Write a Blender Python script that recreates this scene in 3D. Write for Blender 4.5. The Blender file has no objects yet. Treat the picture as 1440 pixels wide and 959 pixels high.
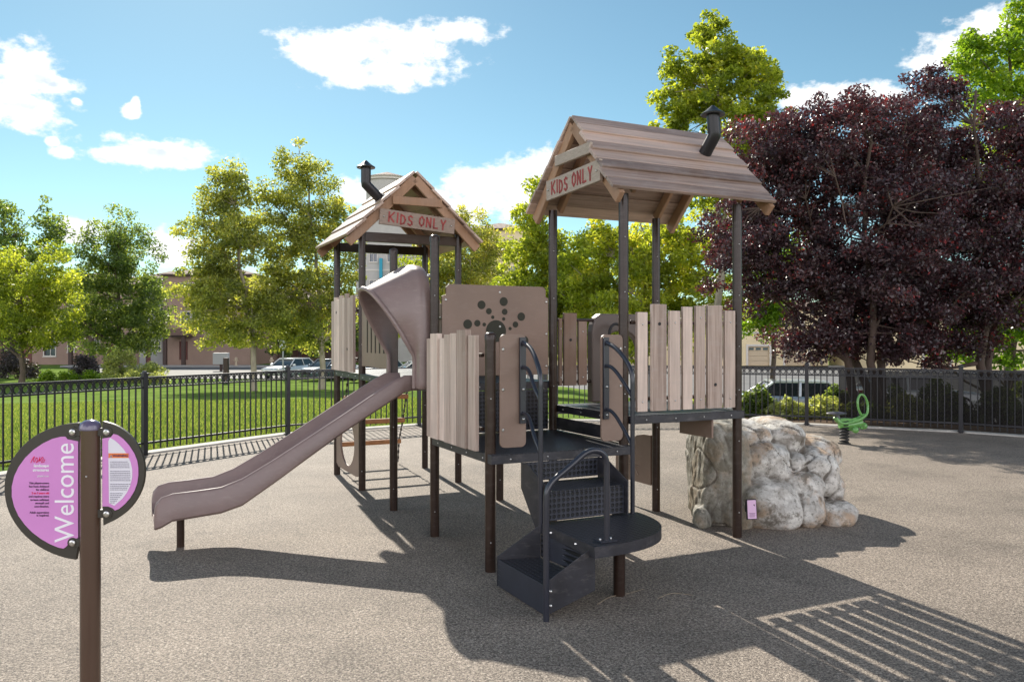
import bpy, bmesh, math, random
import numpy as np
from mathutils import Vector, Matrix, noise

R = math.radians
S = bpy.context.scene
C = S.collection
random.seed(7)

# ------------------------------------------------------------------ camera
cam = bpy.data.cameras.new("camera"); camo = bpy.data.objects.new("camera", cam); C.objects.link(camo)
camo.location = (0, 0, 1.564); camo.rotation_euler = (R(90), 0, 0)
cam.sensor_width = 36; cam.lens = 1130 / 1440 * 36; cam.shift_y = -0.00265
cam.clip_start = 0.05; cam.clip_end = 3000
S.camera = camo

# ------------------------------------------------------------------ light
SUN_AZ, SUN_EL = 20.5, 35.0          # sun stands this far left of the view direction
SKY_STRENGTH = 0.12
FILL_CLOUD = 13.0  # brightness of the added cloud fill behind the camera
w = bpy.data.worlds.new("World"); S.world = w; w.use_nodes = True
nt = w.node_tree; nt.nodes.clear()

def N(nt, typ, **kw):
    n = nt.nodes.new(typ)
    for k, v in kw.items(): setattr(n, k, v)
    return n
def math_node(nt, op, a, b=None, c=None, clamp=False):
    n = nt.nodes.new("ShaderNodeMath"); n.operation = op; n.use_clamp = clamp
    for i, x in enumerate((a, b, c)):
        if x is None: continue
        if isinstance(x, (int, float)): n.inputs[i].default_value = x
        else: nt.links.new(x, n.inputs[i])
    return n.outputs[0]

def build_world():
    out = N(nt, "ShaderNodeOutputWorld"); bg = N(nt, "ShaderNodeBackground")
    sky = N(nt, "ShaderNodeTexSky", sky_type='NISHITA', sun_disc=False)
    sky.sun_elevation = R(SUN_EL); sky.sun_rotation = R(-SUN_AZ)
    sky.altitude = 50; sky.air_density = 0.85; sky.dust_density = 0.12; sky.ozone_density = 2.2
    tc = N(nt, "ShaderNodeTexCoord"); sp = N(nt, "ShaderNodeSeparateXYZ"); nt.links.new(tc.outputs["Generated"], sp.inputs[0])
    x, y, z = sp.outputs
    az = math_node(nt, 'ARCTAN2', x, y); el = math_node(nt, 'ARCSINE', z)
    def fbm(scale, detail, seed, rough=0.55, zs=1.7):
        mp = N(nt, "ShaderNodeMapping"); mp.inputs["Scale"].default_value = (1, 1, zs); mp.inputs["Location"].default_value = (seed, seed * .7, 0)
        nt.links.new(tc.outputs["Generated"], mp.inputs[0])
        n = N(nt, "ShaderNodeTexNoise"); n.inputs["Scale"].default_value = scale; n.inputs["Detail"].default_value = detail; n.inputs["Roughness"].default_value = rough
        nt.links.new(mp.outputs[0], n.inputs["Vector"]); return n.outputs["Fac"]
    n1 = math_node(nt, 'ADD', math_node(nt, 'MULTIPLY', fbm(15, 9, 3.1, .60), .62), math_node(nt, 'MULTIPLY', fbm(48, 6, 5.7, .6), .38))
    n2 = fbm(9, 4, 8.3)
    clouds = [(545, 66, 120, 27), (460, 84, 78, 24), (520, 104, 95, 20), (635, 46, 62, 20), (40, 108, 52, 38), (35, 150, 75, 30), (75, 120, 45, 18), (108, 142, 11, 7),
              (205, 215, 95, 21), (150, 217, 45, 14), (255, 222, 40, 17), (90, 213, 18, 8), (74, 200, 10, 7), (184, 156, 13, 10), (191, 150, 7, 13), (705, 270, 95, 36), (650, 290, 50, 26), (760, 252, 70, 36),
              (500, 270, 30, 22), (1350, 66, 75, 30), (1300, 88, 36, 16), (1400, 40, 45, 24), (1150, 138, 60, 17), (1215, 142, 60, 22), (112, 326, 42, 22), (243, 350, 34, 24),
              (930, 250, 40, 18)]
    best = None
    for (px, py, hw, hh) in clouds:
        a = math.atan((px - 720) / 1130); e = math.atan((475.7 - py) / 1130 * math.cos(a))
        ww = hw / 1130 * math.cos(a) ** 2; hh2 = hh / 1130 * math.cos(a)
        dx = math_node(nt, 'MULTIPLY', math_node(nt, 'SUBTRACT', az, a), 1 / ww)
        dy = math_node(nt, 'MULTIPLY', math_node(nt, 'SUBTRACT', el, e), 1 / hh2)
        r = math_node(nt, 'SQRT', math_node(nt, 'ADD', math_node(nt, 'MULTIPLY', dx, dx), math_node(nt, 'MULTIPLY', dy, dy)))
        m = math_node(nt, 'SUBTRACT', 1.0, r)
        best = m if best is None else math_node(nt, 'SMOOTH_MAX', best, m, 0.25)
    dens = math_node(nt, 'ADD', best, math_node(nt, 'MULTIPLY', math_node(nt, 'SUBTRACT', n1, 0.5), 3.8))
    mr = N(nt, "ShaderNodeMapRange"); mr.interpolation_type = 'SMOOTHSTEP'
    mr.inputs["From Min"].default_value = -0.20; mr.inputs["From Max"].default_value = 0.40
    nt.links.new(dens, mr.inputs["Value"])
    cloud_mask = mr.outputs[0]
    # thickness: the middle and underside of a cloud is a little greyer
    def rg(v, a, b_):
        q = N(nt, "ShaderNodeMapRange"); q.interpolation_type = 'SMOOTHSTEP'; q.inputs["From Min"].default_value = a; q.inputs["From Max"].default_value = b_; nt.links.new(v, q.inputs["Value"]); return q.outputs[0]
    grey = math_node(nt, 'MULTIPLY', rg(n2, .42, .62), rg(dens, .55, 1.1))
    class mr2: outputs = [grey]
    cc = N(nt, "ShaderNodeMix", data_type='RGBA'); nt.links.new(mr2.outputs[0], cc.inputs[0])
    cc.inputs[6].default_value = (5.6, 5.65, 5.7, 1); cc.inputs[7].default_value = (3.6, 4.1, 4.6, 1)
    tint = N(nt, "ShaderNodeMix", data_type='RGBA', blend_type='MULTIPLY'); tint.inputs[0].default_value = 1
    nt.links.new(sky.outputs[0], tint.inputs[6]); tint.inputs[7].default_value = (0.555, 0.66, 0.555, 1)
    mx = N(nt, "ShaderNodeMix", data_type='RGBA'); nt.links.new(cloud_mask, mx.inputs[0])
    nt.links.new(tint.outputs[2], mx.inputs[6]); nt.links.new(cc.outputs[2], mx.inputs[7])
    # unseen low cloud banks added behind the camera as fill light, thin higher up
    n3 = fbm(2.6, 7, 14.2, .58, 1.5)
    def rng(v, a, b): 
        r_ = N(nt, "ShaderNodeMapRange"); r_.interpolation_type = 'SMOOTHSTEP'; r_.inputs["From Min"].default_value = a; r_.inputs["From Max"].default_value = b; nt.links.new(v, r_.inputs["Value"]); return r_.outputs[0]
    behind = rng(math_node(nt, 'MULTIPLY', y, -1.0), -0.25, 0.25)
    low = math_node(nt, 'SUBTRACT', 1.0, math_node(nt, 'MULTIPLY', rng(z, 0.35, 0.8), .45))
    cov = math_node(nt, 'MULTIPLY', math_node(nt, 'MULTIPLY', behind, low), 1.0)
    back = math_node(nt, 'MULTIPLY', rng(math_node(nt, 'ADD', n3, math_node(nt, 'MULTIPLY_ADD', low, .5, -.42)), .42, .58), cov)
    mx3 = N(nt, "ShaderNodeMix", data_type='RGBA'); nt.links.new(back, mx3.inputs[0]); nt.links.new(mx.outputs[2], mx3.inputs[6]); mx3.inputs[7].default_value = (FILL_CLOUD * 1.02, FILL_CLOUD, FILL_CLOUD * 1.06, 1)
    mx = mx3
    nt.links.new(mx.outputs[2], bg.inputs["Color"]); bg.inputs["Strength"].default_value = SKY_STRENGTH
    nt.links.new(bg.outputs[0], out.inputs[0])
build_world()

sl = bpy.data.lights.new("sun", 'SUN'); sl.energy = 4.2; sl.angle = R(0.55); sl.color = (1.0, 0.93, 0.82)
so = bpy.data.objects.new("sun", sl); C.objects.link(so)
sd = Vector((-math.sin(R(SUN_AZ)) * math.cos(R(SUN_EL)), math.cos(R(SUN_AZ)) * math.cos(R(SUN_EL)), math.sin(R(SUN_EL))))
so.rotation_euler = sd.to_track_quat('Z', 'Y').to_euler()

S.view_settings.view_transform = 'Standard'; S.view_settings.look = 'None'
S.view_settings.exposure = 0.86; S.view_settings.gamma = 1.0
S.render.engine = 'CYCLES'
S.cycles.use_denoising = True
S.cycles.max_bounces = 6; S.cycles.diffuse_bounces = 3; S.cycles.transmission_bounces = 4; S.cycles.transparent_max_bounces = 12
S.cycles.sample_clamp_indirect = 6

# ------------------------------------------------------------------ materials
def mat(name, col, rough=0.5, spec=0.5, var=0.0, vscale=8.0, bump=0.0, bscale=60.0, metal=0.0, coat=0.0, stretch=None, col2=None, detail=5, rvar=0.0):
    m = bpy.data.materials.new(name); m.use_nodes = True
    t = m.node_tree; b = t.nodes["Principled BSDF"]
    b.inputs["Base Color"].default_value = (*col, 1); b.inputs["Roughness"].default_value = rough
    b.inputs["Specular IOR Level"].default_value = spec; b.inputs["Metallic"].default_value = metal
    b.inputs["Coat Weight"].default_value = coat; b.inputs["Coat Roughness"].default_value = 0.12
    if var or bump or col2 or rvar:
        tc = N(t, "ShaderNodeTexCoord"); mp = N(t, "ShaderNodeMapping"); t.links.new(tc.outputs["Object"], mp.inputs[0])
        if stretch: mp.inputs["Scale"].default_value = stretch
        if var or col2 or rvar:
            n = N(t, "ShaderNodeTexNoise"); n.inputs["Scale"].default_value = vscale; n.inputs["Detail"].default_value = detail; n.inputs["Roughness"].default_value = .6
            t.links.new(mp.outputs[0], n.inputs["Vector"])
            r = N(t, "ShaderNodeMapRange"); r.inputs["From Min"].default_value = .3; r.inputs["From Max"].default_value = .7
            t.links.new(n.outputs["Fac"], r.inputs["Value"])
            if var or col2:
                mx = N(t, "ShaderNodeMix", data_type='RGBA'); t.links.new(r.outputs[0], mx.inputs[0])
                c2 = col2 or tuple(c * (1 + var) for c in col)
                mx.inputs[6].default_value = (*[c * (1 - var) for c in col], 1); mx.inputs[7].default_value = (*c2, 1)
                t.links.new(mx.outputs[2], b.inputs["Base Color"])
            if rvar:
                t.links.new(math_node(t, 'MULTIPLY_ADD', r.outputs[0], rvar, rough - rvar / 2), b.inputs["Roughness"])
        if bump:
            n2 = N(t, "ShaderNodeTexNoise"); n2.inputs["Scale"].default_value = bscale; n2.inputs["Detail"].default_value = 4
            t.links.new(mp.outputs[0], n2.inputs["Vector"])
            bp = N(t, "ShaderNodeBump"); bp.inputs["Strength"].default_value = bump; bp.inputs["Distance"].default_value = 0.01
            t.links.new(n2.outputs["Fac"], bp.inputs["Height"]); t.links.new(bp.outputs[0], b.inputs["Normal"])
    return m

def leaf_mat(name, cols, trans=0.45, rough=0.45, spec=0.5, tcol=None):
    """per-leaf colour from the 'var' attribute; light passes through the blades"""
    m = bpy.data.materials.new(name); m.use_nodes = True; t = m.node_tree; t.nodes.clear()
    out = N(t, "ShaderNodeOutputMaterial"); a = N(t, "ShaderNodeAttribute"); a.attribute_name = "var"
    cr = N(t, "ShaderNodeValToRGB"); cr.color_ramp.interpolation = 'LINEAR'
    els = cr.color_ramp.elements
    while len(els) < len(cols): els.new(0.5)
    for i, (p, c) in enumerate(cols): els[i].position = p; els[i].color = (*c, 1)
    t.links.new(a.outputs["Fac"], cr.inputs[0])
    pb = N(t, "ShaderNodeBsdfPrincipled"); pb.inputs["Roughness"].default_value = rough; pb.inputs["Specular IOR Level"].default_value = spec
    t.links.new(cr.outputs[0], pb.inputs["Base Color"])
    tr = N(t, "ShaderNodeBsdfTranslucent")
    mxc = N(t, "ShaderNodeMix", data_type='RGBA', blend_type='MULTIPLY'); mxc.inputs[0].default_value = 1
    t.links.new(cr.outputs[0], mxc.inputs[6]); mxc.inputs[7].default_value = (*(tcol or (2.0, 1.9, .7)), 1)
    t.links.new(mxc.outputs[2], tr.inputs["Color"])
    ms = N(t, "ShaderNodeMixShader"); ms.inputs[0].default_value = trans
    t.links.new(pb.outputs[0], ms.inputs[1]); t.links.new(tr.outputs[0], ms.inputs[2]); t.links.new(ms.outputs[0], out.inputs[0])
    return m

def wood_mat(name, dark, light, axis, per=0.11, scale=1.0, rough=.6):
    """weathered board colour: long grain plus a tone that changes from board to board (Random per island)"""
    m = bpy.data.materials.new(name); m.use_nodes = True; t = m.node_tree; b = t.nodes["Principled BSDF"]
    tc = N(t, "ShaderNodeTexCoord"); mp = N(t, "ShaderNodeMapping"); t.links.new(tc.outputs["Object"], mp.inputs[0])
    st = [38, 38, 38]; st[axis] = 1.6; mp.inputs["Scale"].default_value = st
    n = N(t, "ShaderNodeTexNoise"); n.inputs["Scale"].default_value = scale; n.inputs["Detail"].default_value = 6; n.inputs["Roughness"].default_value = .65
    t.links.new(mp.outputs[0], n.inputs["Vector"])
    g = N(t, "ShaderNodeNewGeometry")
    f = math_node(t, 'ADD', math_node(t, 'MULTIPLY', math_node(t, 'SUBTRACT', n.outputs["Fac"], .5), 1.3), math_node(t, 'MULTIPLY', g.outputs["Random Per Island"], 1.0))
    f = math_node(t, 'ADD', f, .0, clamp=True)
    mx = N(t, "ShaderNodeMix", data_type='RGBA'); t.links.new(f, mx.inputs[0]); mx.inputs[6].default_value = (*dark, 1); mx.inputs[7].default_value = (*light, 1)
    # soft grey weathering blotches
    n3 = N(t, "ShaderNodeTexNoise"); n3.inputs["Scale"].default_value = 5; n3.inputs["Detail"].default_value = 4; t.links.new(tc.outputs["Object"], n3.inputs["Vector"])
    r3 = N(t, "ShaderNodeMapRange"); r3.inputs["From Min"].default_value = .45; r3.inputs["From Max"].default_value = .75; r3.inputs["To Max"].default_value = .22
    t.links.new(n3.outputs["Fac"], r3.inputs["Value"])
    mg = N(t, "ShaderNodeMix", data_type='RGBA'); t.links.new(r3.outputs[0], mg.inputs[0]); t.links.new(mx.outputs[2], mg.inputs[6]); mg.inputs[7].default_value = (.31, .275, .25, 1)
    t.links.new(mg.outputs[2], b.inputs["Base Color"]); b.inputs["Roughness"].default_value = rough; b.inputs["Specular IOR Level"].default_value = .4
    bp = N(t, "ShaderNodeBump"); bp.inputs["Strength"].default_value = .35; bp.inputs["Distance"].default_value = .004
    t.links.new(n.outputs["Fac"], bp.inputs["Height"]); t.links.new(bp.outputs[0], b.inputs["Normal"])
    return m

def perforated_mat(name, col, pitch=0.026, rad=0.33, ax=(0, 1), rough=.38):
    """coated steel deck: rows of punched holes with raised rims"""
    m = bpy.data.materials.new(name); m.use_nodes = True; t = m.node_tree; b = t.nodes["Principled BSDF"]
    tc = N(t, "ShaderNodeTexCoord"); sp = N(t, "ShaderNodeSeparateXYZ"); t.links.new(tc.outputs["Object"], sp.inputs[0])
    def cell(o, off=0.0):
        return math_node(t, 'SUBTRACT', math_node(t, 'FRACT', math_node(t, 'MULTIPLY_ADD', o, 1 / pitch, off)), .5)
    a, c = cell(sp.outputs[ax[0]]), cell(sp.outputs[ax[1]])
    d = math_node(t, 'SQRT', math_node(t, 'ADD', math_node(t, 'MULTIPLY', a, a), math_node(t, 'MULTIPLY', c, c)))
    mr = N(t, "ShaderNodeMapRange"); mr.inputs["From Min"].default_value = rad - .06; mr.inputs["From Max"].default_value = rad + .04
    t.links.new(d, mr.inputs["Value"])
    n = N(t, "ShaderNodeTexNoise"); n.inputs["Scale"].default_value = 6; n.inputs["Detail"].default_value = 6; t.links.new(tc.outputs["Object"], n.inputs["Vector"])
    mx0 = N(t, "ShaderNodeMix", data_type='RGBA'); t.links.new(n.outputs["Fac"], mx0.inputs[0])
    mx0.inputs[6].default_value = (*[x * .55 for x in col], 1); mx0.inputs[7].default_value = (*[x * 1.6 for x in col], 1)
    mx = N(t, "ShaderNodeMix", data_type='RGBA'); t.links.new(mr.outputs[0], mx.inputs[0]); mx.inputs[6].default_value = (.006, .006, .007, 1)
    t.links.new(mx0.outputs[2], mx.inputs[7]); t.links.new(mx.outputs[2], b.inputs["Base Color"])
    b.inputs["Roughness"].default_value = rough
    bp = N(t, "ShaderNodeBump"); bp.inputs["Strength"].default_value = 1.0; bp.inputs["Distance"].default_value = .012
    t.links.new(mr.outputs[0], bp.inputs["Height"]); t.links.new(bp.outputs[0], b.inputs["Normal"])
    return m

M = {}
M['post'] = mat("brown_powder_coat", (.028, .015, .010), .28, .38, var=.25, vscale=3)
M['deck'] = perforated_mat("navy_deck_coating", (.026, .028, .038), pitch=.034)
M['deck_riser'] = perforated_mat("navy_riser_coating", (.026, .028, .038), pitch=.034, ax=(0, 2))
M['deck_plain'] = mat("navy_plain_coating", (.022, .022, .028), .42, .5, var=.4, vscale=9, bump=.08, bscale=160)
M['rail'] = mat("navy_rail_coating", (.022, .024, .034), .28, .5, coat=.2)
M['darkrail'] = mat("charcoal_coating", (.035, .032, .030), .35, .5)
M['plastic'] = mat("mauve_brown_plastic", (.215, .153, .140), .36, .5, var=.10, vscale=2.5, bump=.03, bscale=220, rvar=.12)
M['panel'] = mat("brown_sheet_plastic", (.215, .148, .113), .45, .4, var=.09, vscale=3, bump=.04, bscale=300)
M['panel_dark'] = mat("dark_engraved_core", (.028, .028, .018), .6, .3)
M['slat_v'] = wood_mat("upright_slat_board", (.27, .195, .155), (.78, .63, .53), 2)
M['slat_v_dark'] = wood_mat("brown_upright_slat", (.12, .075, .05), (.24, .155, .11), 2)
M['roof_x'] = wood_mat("roof_board_lengthwise", (.15, .10, .078), (.62, .455, .375), 0, rough=.42)
M['roof_y'] = wood_mat("roof_board_crosswise", (.26, .17, .13), (.55, .41, .33), 1, rough=.40)
M['timber'] = wood_mat("rafter_board", (.26, .14, .075), (.40, .24, .15), 2, scale=.6)
M['signboard'] = mat("weathered_signboard", (.36, .29, .235), .6, .4, var=.18, vscale=4, stretch=(6, 6, 30))
M['signboard_brown'] = mat("browned_signboard", (.27, .20, .16), .6, .4, var=.2, vscale=4, stretch=(6, 6, 30))
M['redpaint'] = mat("faded_red_paint", (.30, .055, .05), .6, .3, var=.25, vscale=12)
M['rung'] = mat("orange_brown_rung", (.42, .19, .08), .5, .4, var=.2, vscale=12)
M['bolt'] = mat("zinc_bolt", (.55, .54, .52), .28, .5, metal=1)
M['chimney'] = mat("dark_chimney_plastic", (.014, .013, .015), .35, .4)
M['chain'] = mat("chain_steel", (.07, .06, .055), .4, .5, metal=.6)
M['fence'] = mat("black_fence_paint", (.014, .014, .018), .36, .5, var=.3, vscale=2)
M['black'] = mat("black_rubber", (.015, .015, .016), .6, .4)
M['green'] = mat("green_spring_rider_paint", (.13, .33, .08), .28, .5, coat=.4, var=.1, vscale=6)
M['pink'] = mat("pink_sign_face", (.60, .235, .56), .4, .5, var=.05, vscale=3)
M['white_print'] = mat("white_print", (.82, .80, .84), .5, .4)
M['text_dark'] = mat("dark_print", (.10, .04, .10), .5, .3)
M['text_red'] = mat("red_print", (.75, .02, .10), .5, .3)
M['orange_print'] = mat("orange_print", (.75, .20, .06), .5, .3)
M['glass'] = mat("window_glass", (.05, .07, .09), .08, .8)
M['carglass'] = mat("car_glass", (.015, .02, .022), .05, .8)
M['tyre'] = mat("tyre_rubber", (.02, .02, .02), .8, .3)
M['rim'] = mat("alloy_rim", (.45, .45, .46), .3, .5, metal=.8)
M['lamp'] = mat("lamp_glass", (.6, .6, .6), .15, .8)
M['taillamp'] = mat("red_lamp_glass", (.35, .02, .02), .2, .6)


def scuff(m, amt=.35):
    t = m.node_tree; b = t.nodes["Principled BSDF"]; l = b.inputs["Base Color"].links[0]; src = l.from_socket
    tc = N(t, "ShaderNodeTexCoord"); mp = N(t, "ShaderNodeMapping"); mp.inputs["Scale"].default_value = (3, 3, 9); t.links.new(tc.outputs["Object"], mp.inputs[0])
    n = N(t, "ShaderNodeTexNoise"); n.inputs["Scale"].default_value = 3; n.inputs["Detail"].default_value = 10; n.inputs["Roughness"].default_value = .72; t.links.new(mp.outputs[0], n.inputs["Vector"])
    r = N(t, "ShaderNodeMapRange"); r.inputs["From Min"].default_value = .52; r.inputs["From Max"].default_value = .72; r.inputs["To Max"].default_value = amt; t.links.new(n.outputs["Fac"], r.inputs["Value"])
    mx = N(t, "ShaderNodeMix", data_type='RGBA'); t.links.new(r.outputs[0], mx.inputs[0]); t.links.new(src, mx.inputs[6]); mx.inputs[7].default_value = (.42, .37, .33, 1)
    t.links.new(mx.outputs[2], b.inputs["Base Color"])
for q in ('plastic', 'panel', 'deck_plain', 'post', 'slat_v', 'roof_x', 'roof_y'): scuff(M[q], {'plastic': .20, 'panel': .10, 'deck_plain': .14, 'post': .07}.get(q, .3))

# ------------------------------------------------------------------ mesh helper
class MB:
    def __init__(s): s.v = []; s.f = []; s.m = []
    def add(s, vs, fs, mi=0, mtx=None):
        o = len(s.v)
        for p in vs:
            p = Vector(p)
            s.v.append(mtx @ p if mtx is not None else p)
        for f in fs: s.f.append([o + i for i in f]); s.m.append(mi)
    def box(s, c, d, mi=0, mtx=None, rz=0, rx=0, ry=0):
        hx, hy, hz = [q / 2 for q in d]
        vs = [Vector((x, y, z)) for z in (-hz, hz) for x, y in ((-hx, -hy), (hx, -hy), (hx, hy), (-hx, hy))]
        m = Matrix.Translation(c) @ Matrix.Rotation(rz, 4, 'Z') @ Matrix.Rotation(ry, 4, 'Y') @ Matrix.Rotation(rx, 4, 'X')
        if mtx is not None: m = mtx @ m
        s.add(vs, [(3, 2, 1, 0), (4, 5, 6, 7), (0, 1, 5, 4), (1, 2, 6, 5), (2, 3, 7, 6), (3, 0, 4, 7)], mi, m)
    def box2(s, a, b, mi=0, mtx=None):
        s.box([(a[i] + b[i]) / 2 for i in range(3)], [abs(a[i] - b[i]) for i in range(3)], mi, mtx)
    def beam(s, p, q, w_, h_, mi=0, up=(0, 0, 1)):
        p, q = Vector(p), Vector(q); d = (q - p); L = d.length; d.normalize()
        u = Vector(up); sx = d.cross(u)
        if sx.length < 1e-4: sx = Vector((1, 0, 0))
        sx.normalize(); uz = sx.cross(d)
        m = Matrix((( sx.x, d.x, uz.x, 0), (sx.y, d.y, uz.y, 0), (sx.z, d.z, uz.z, 0), (0, 0, 0, 1)))
        s.box((0, 0, 0), (w_, L, h_), mi, Matrix.Translation((p + q) / 2) @ m)
    def tube(s, pts, r, n=12, mi=0, caps=True, closed=False):
        pts = [Vector(p) for p in pts]; k = len(pts)
        rs = r if isinstance(r, (list, tuple)) else [r] * k
        tang = []
        for i in range(k):
            a = pts[(i - 1) % k] if (i > 0 or closed) else pts[i]; b = pts[(i + 1) % k] if (i < k - 1 or closed) else pts[i]
            tang.append((b - a).normalized())
        ref = Vector((0, 0, 1)) if abs(tang[0].z) < .9 else Vector((1, 0, 0))
        nrm = (ref - tang[0] * ref.dot(tang[0])).normalized()
        vs = []
        for i in range(k):
            nrm = (nrm - tang[i] * nrm.dot(tang[i])).normalized(); bn = tang[i].cross(nrm)
            for j in range(n):
                a = 2 * math.pi * j / n
                vs.append(pts[i] + (nrm * math.cos(a) + bn * math.sin(a)) * rs[i])
        fs = []
        for i in range(k if closed else k - 1):
            i2 = (i + 1) % k
            for j in range(n):
                j2 = (j + 1) % n
                fs.append((i * n + j, i * n + j2, i2 * n + j2, i2 * n + j))
        if caps and not closed:
            fs.append(tuple(reversed(range(n)))); fs.append(tuple(range((k - 1) * n, k * n)))
        s.add(vs, fs, mi)
    def lathe(s, prof, n=24, mi=0, c=(0, 0, 0), mtx=None):
        vs = []; fs = []
        for (r, z) in prof:
            for j in range(n):
                a = 2 * math.pi * j / n; vs.append((c[0] + r * math.cos(a), c[1] + r * math.sin(a), c[2] + z))
        for i in range(len(prof) - 1):
            for j in range(n):
                j2 = (j + 1) % n; fs.append((i * n + j, i * n + j2, (i + 1) * n + j2, (i + 1) * n + j))
        fs.append(tuple(reversed(range(n)))); k = (len(prof) - 1) * n; fs.append(tuple(range(k, k + n)))
        s.add(vs, fs, mi, mtx)
    def prism(s, poly, t, mi=0, mtx=None):
        """polygon in local x,z; thickness along y (0..t)"""
        n = len(poly); vs = [(x, 0, z) for x, z in poly] + [(x, t, z) for x, z in poly]
        fs = [tuple(range(n)), tuple(reversed(range(n, 2 * n)))] + [(i, i + n, (i + 1) % n + n, (i + 1) % n) for i in range(n)]
        s.add(vs, fs, mi, mtx)
    def sphere(s, c, r, mi=0, n=10, k=6, sc=(1, 1, 1)):
        prof = [(max(1e-4, math.sin(math.pi * i / k)) , -math.cos(math.pi * i / k)) for i in range(k + 1)]
        s.lathe([(a * r, b * r) for a, b in prof], n, mi, (0, 0, 0), Matrix.Translation(c) @ Matrix.Diagonal((*sc, 1)))
    def build(s, name, mats, parent=None, smooth=None, bevel=0, seg=2, loc=None, rot=None):
        me = bpy.data.meshes.new(name); me.from_pydata(s.v, [], s.f)
        if not isinstance(mats, (list, tuple)): mats = [mats]
        for m in mats: me.materials.append(m)
        me.polygons.foreach_set("material_index", s.m)
        bm = bmesh.new(); bm.from_mesh(me); bmesh.ops.recalc_face_normals(bm, faces=bm.faces[:]); bm.to_mesh(me); bm.free()
        o = bpy.data.objects.new(name, me); C.objects.link(o)
        if parent: o.parent = parent
        if loc: o.location = loc
        if rot: o.rotation_euler = rot
        if smooth is not None:
            me.shade_smooth()
            me.set_sharp_from_angle(angle=R(smooth))
        if bevel:
            b = o.modifiers.new("bevel", 'BEVEL'); b.width = bevel; b.segments = seg; b.limit_method = 'ANGLE'; b.angle_limit = R(40)
        return o

def tag(o, label=None, cat=None, group=None, kind=None):
    if label: o['label'] = label
    if cat: o['category'] = cat
    if group: o['group'] = group
    if kind: o['kind'] = kind
    return o
def empty(name, loc=(0, 0, 0), rz=0, label=None, cat=None, group=None):
    o = bpy.data.objects.new(name, None); C.objects.link(o); o.location = loc; o.rotation_euler = (0, 0, rz); o.empty_display_size = .2
    return tag(o, label, cat, group)
def copy_tree(o, parent=None):
    c = o.copy(); C.objects.link(c); c.parent = parent
    for ch in list(o.children): copy_tree(ch, c)
    return c
def text_mesh(name, body, size, mtl, parent, mtx, ext=.0008, align='CENTER', bold=0.0, space=1.0):
    cu = bpy.data.curves.new(name, 'FONT'); cu.body = body; cu.size = size; cu.extrude = ext; cu.align_x = align; cu.align_y = 'CENTER'
    cu.offset = bold; cu.space_character = space; cu.resolution_u = 3
    t = bpy.data.objects.new(name + "_src", cu); C.objects.link(t)
    dg = bpy.context.evaluated_depsgraph_get(); dg.update()
    me = bpy.data.meshes.new_from_object(t.evaluated_get(dg)); me.name = name
    bpy.data.objects.remove(t); bpy.data.curves.remove(cu)
    me.transform(mtx); me.materials.clear(); me.materials.append(mtl)
    o = bpy.data.objects.new(name, me); C.objects.link(o); o.parent = parent
    return o
def rrect(x0, z0, x1, z1, r, n=5):
    pts = []
    for cx, cz, a0 in ((x1 - r, z1 - r, 0), (x0 + r, z1 - r, 90), (x0 + r, z0 + r, 180), (x1 - r, z0 + r, 270)):
        for i in range(n + 1):
            a = R(a0 + 90 * i / n); pts.append((cx + r * math.cos(a), cz + r * math.sin(a)))
    return pts

# ------------------------------------------------------------------ ground
def gz(x, y):
    """height of the land beyond the playground"""
    d = math.hypot(x, y)
    if x < 2: t = min(1, max(0, (d - 17.5) / 30))
    else:
        k = min(1, (x - 2) / 4); t0 = min(1, max(0, (d - 17.5) / 30)); t1 = min(1, max(0, (d - 17.5) / 11)); t = t0 * (1 - k) + t1 * k
    return -1.3 * t
FENCE = [(-6.2, -1.6), (-7.0, .8), (-7.25, 3.3), (-6.9, 5.75), (-6.15, 8.35), (-4.92, 10.76), (-3.62, 12.97), (-1.66, 14.35), (.62, 15.1), (3.03, 15.15), (5.30, 14.45), (7.42, 13.28), (9.25, 11.6), (10.5, 9.4), (11.1, 6.95), (11.1, 4.4), (10.5, 1.9), (9.4, -.4)]

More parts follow.
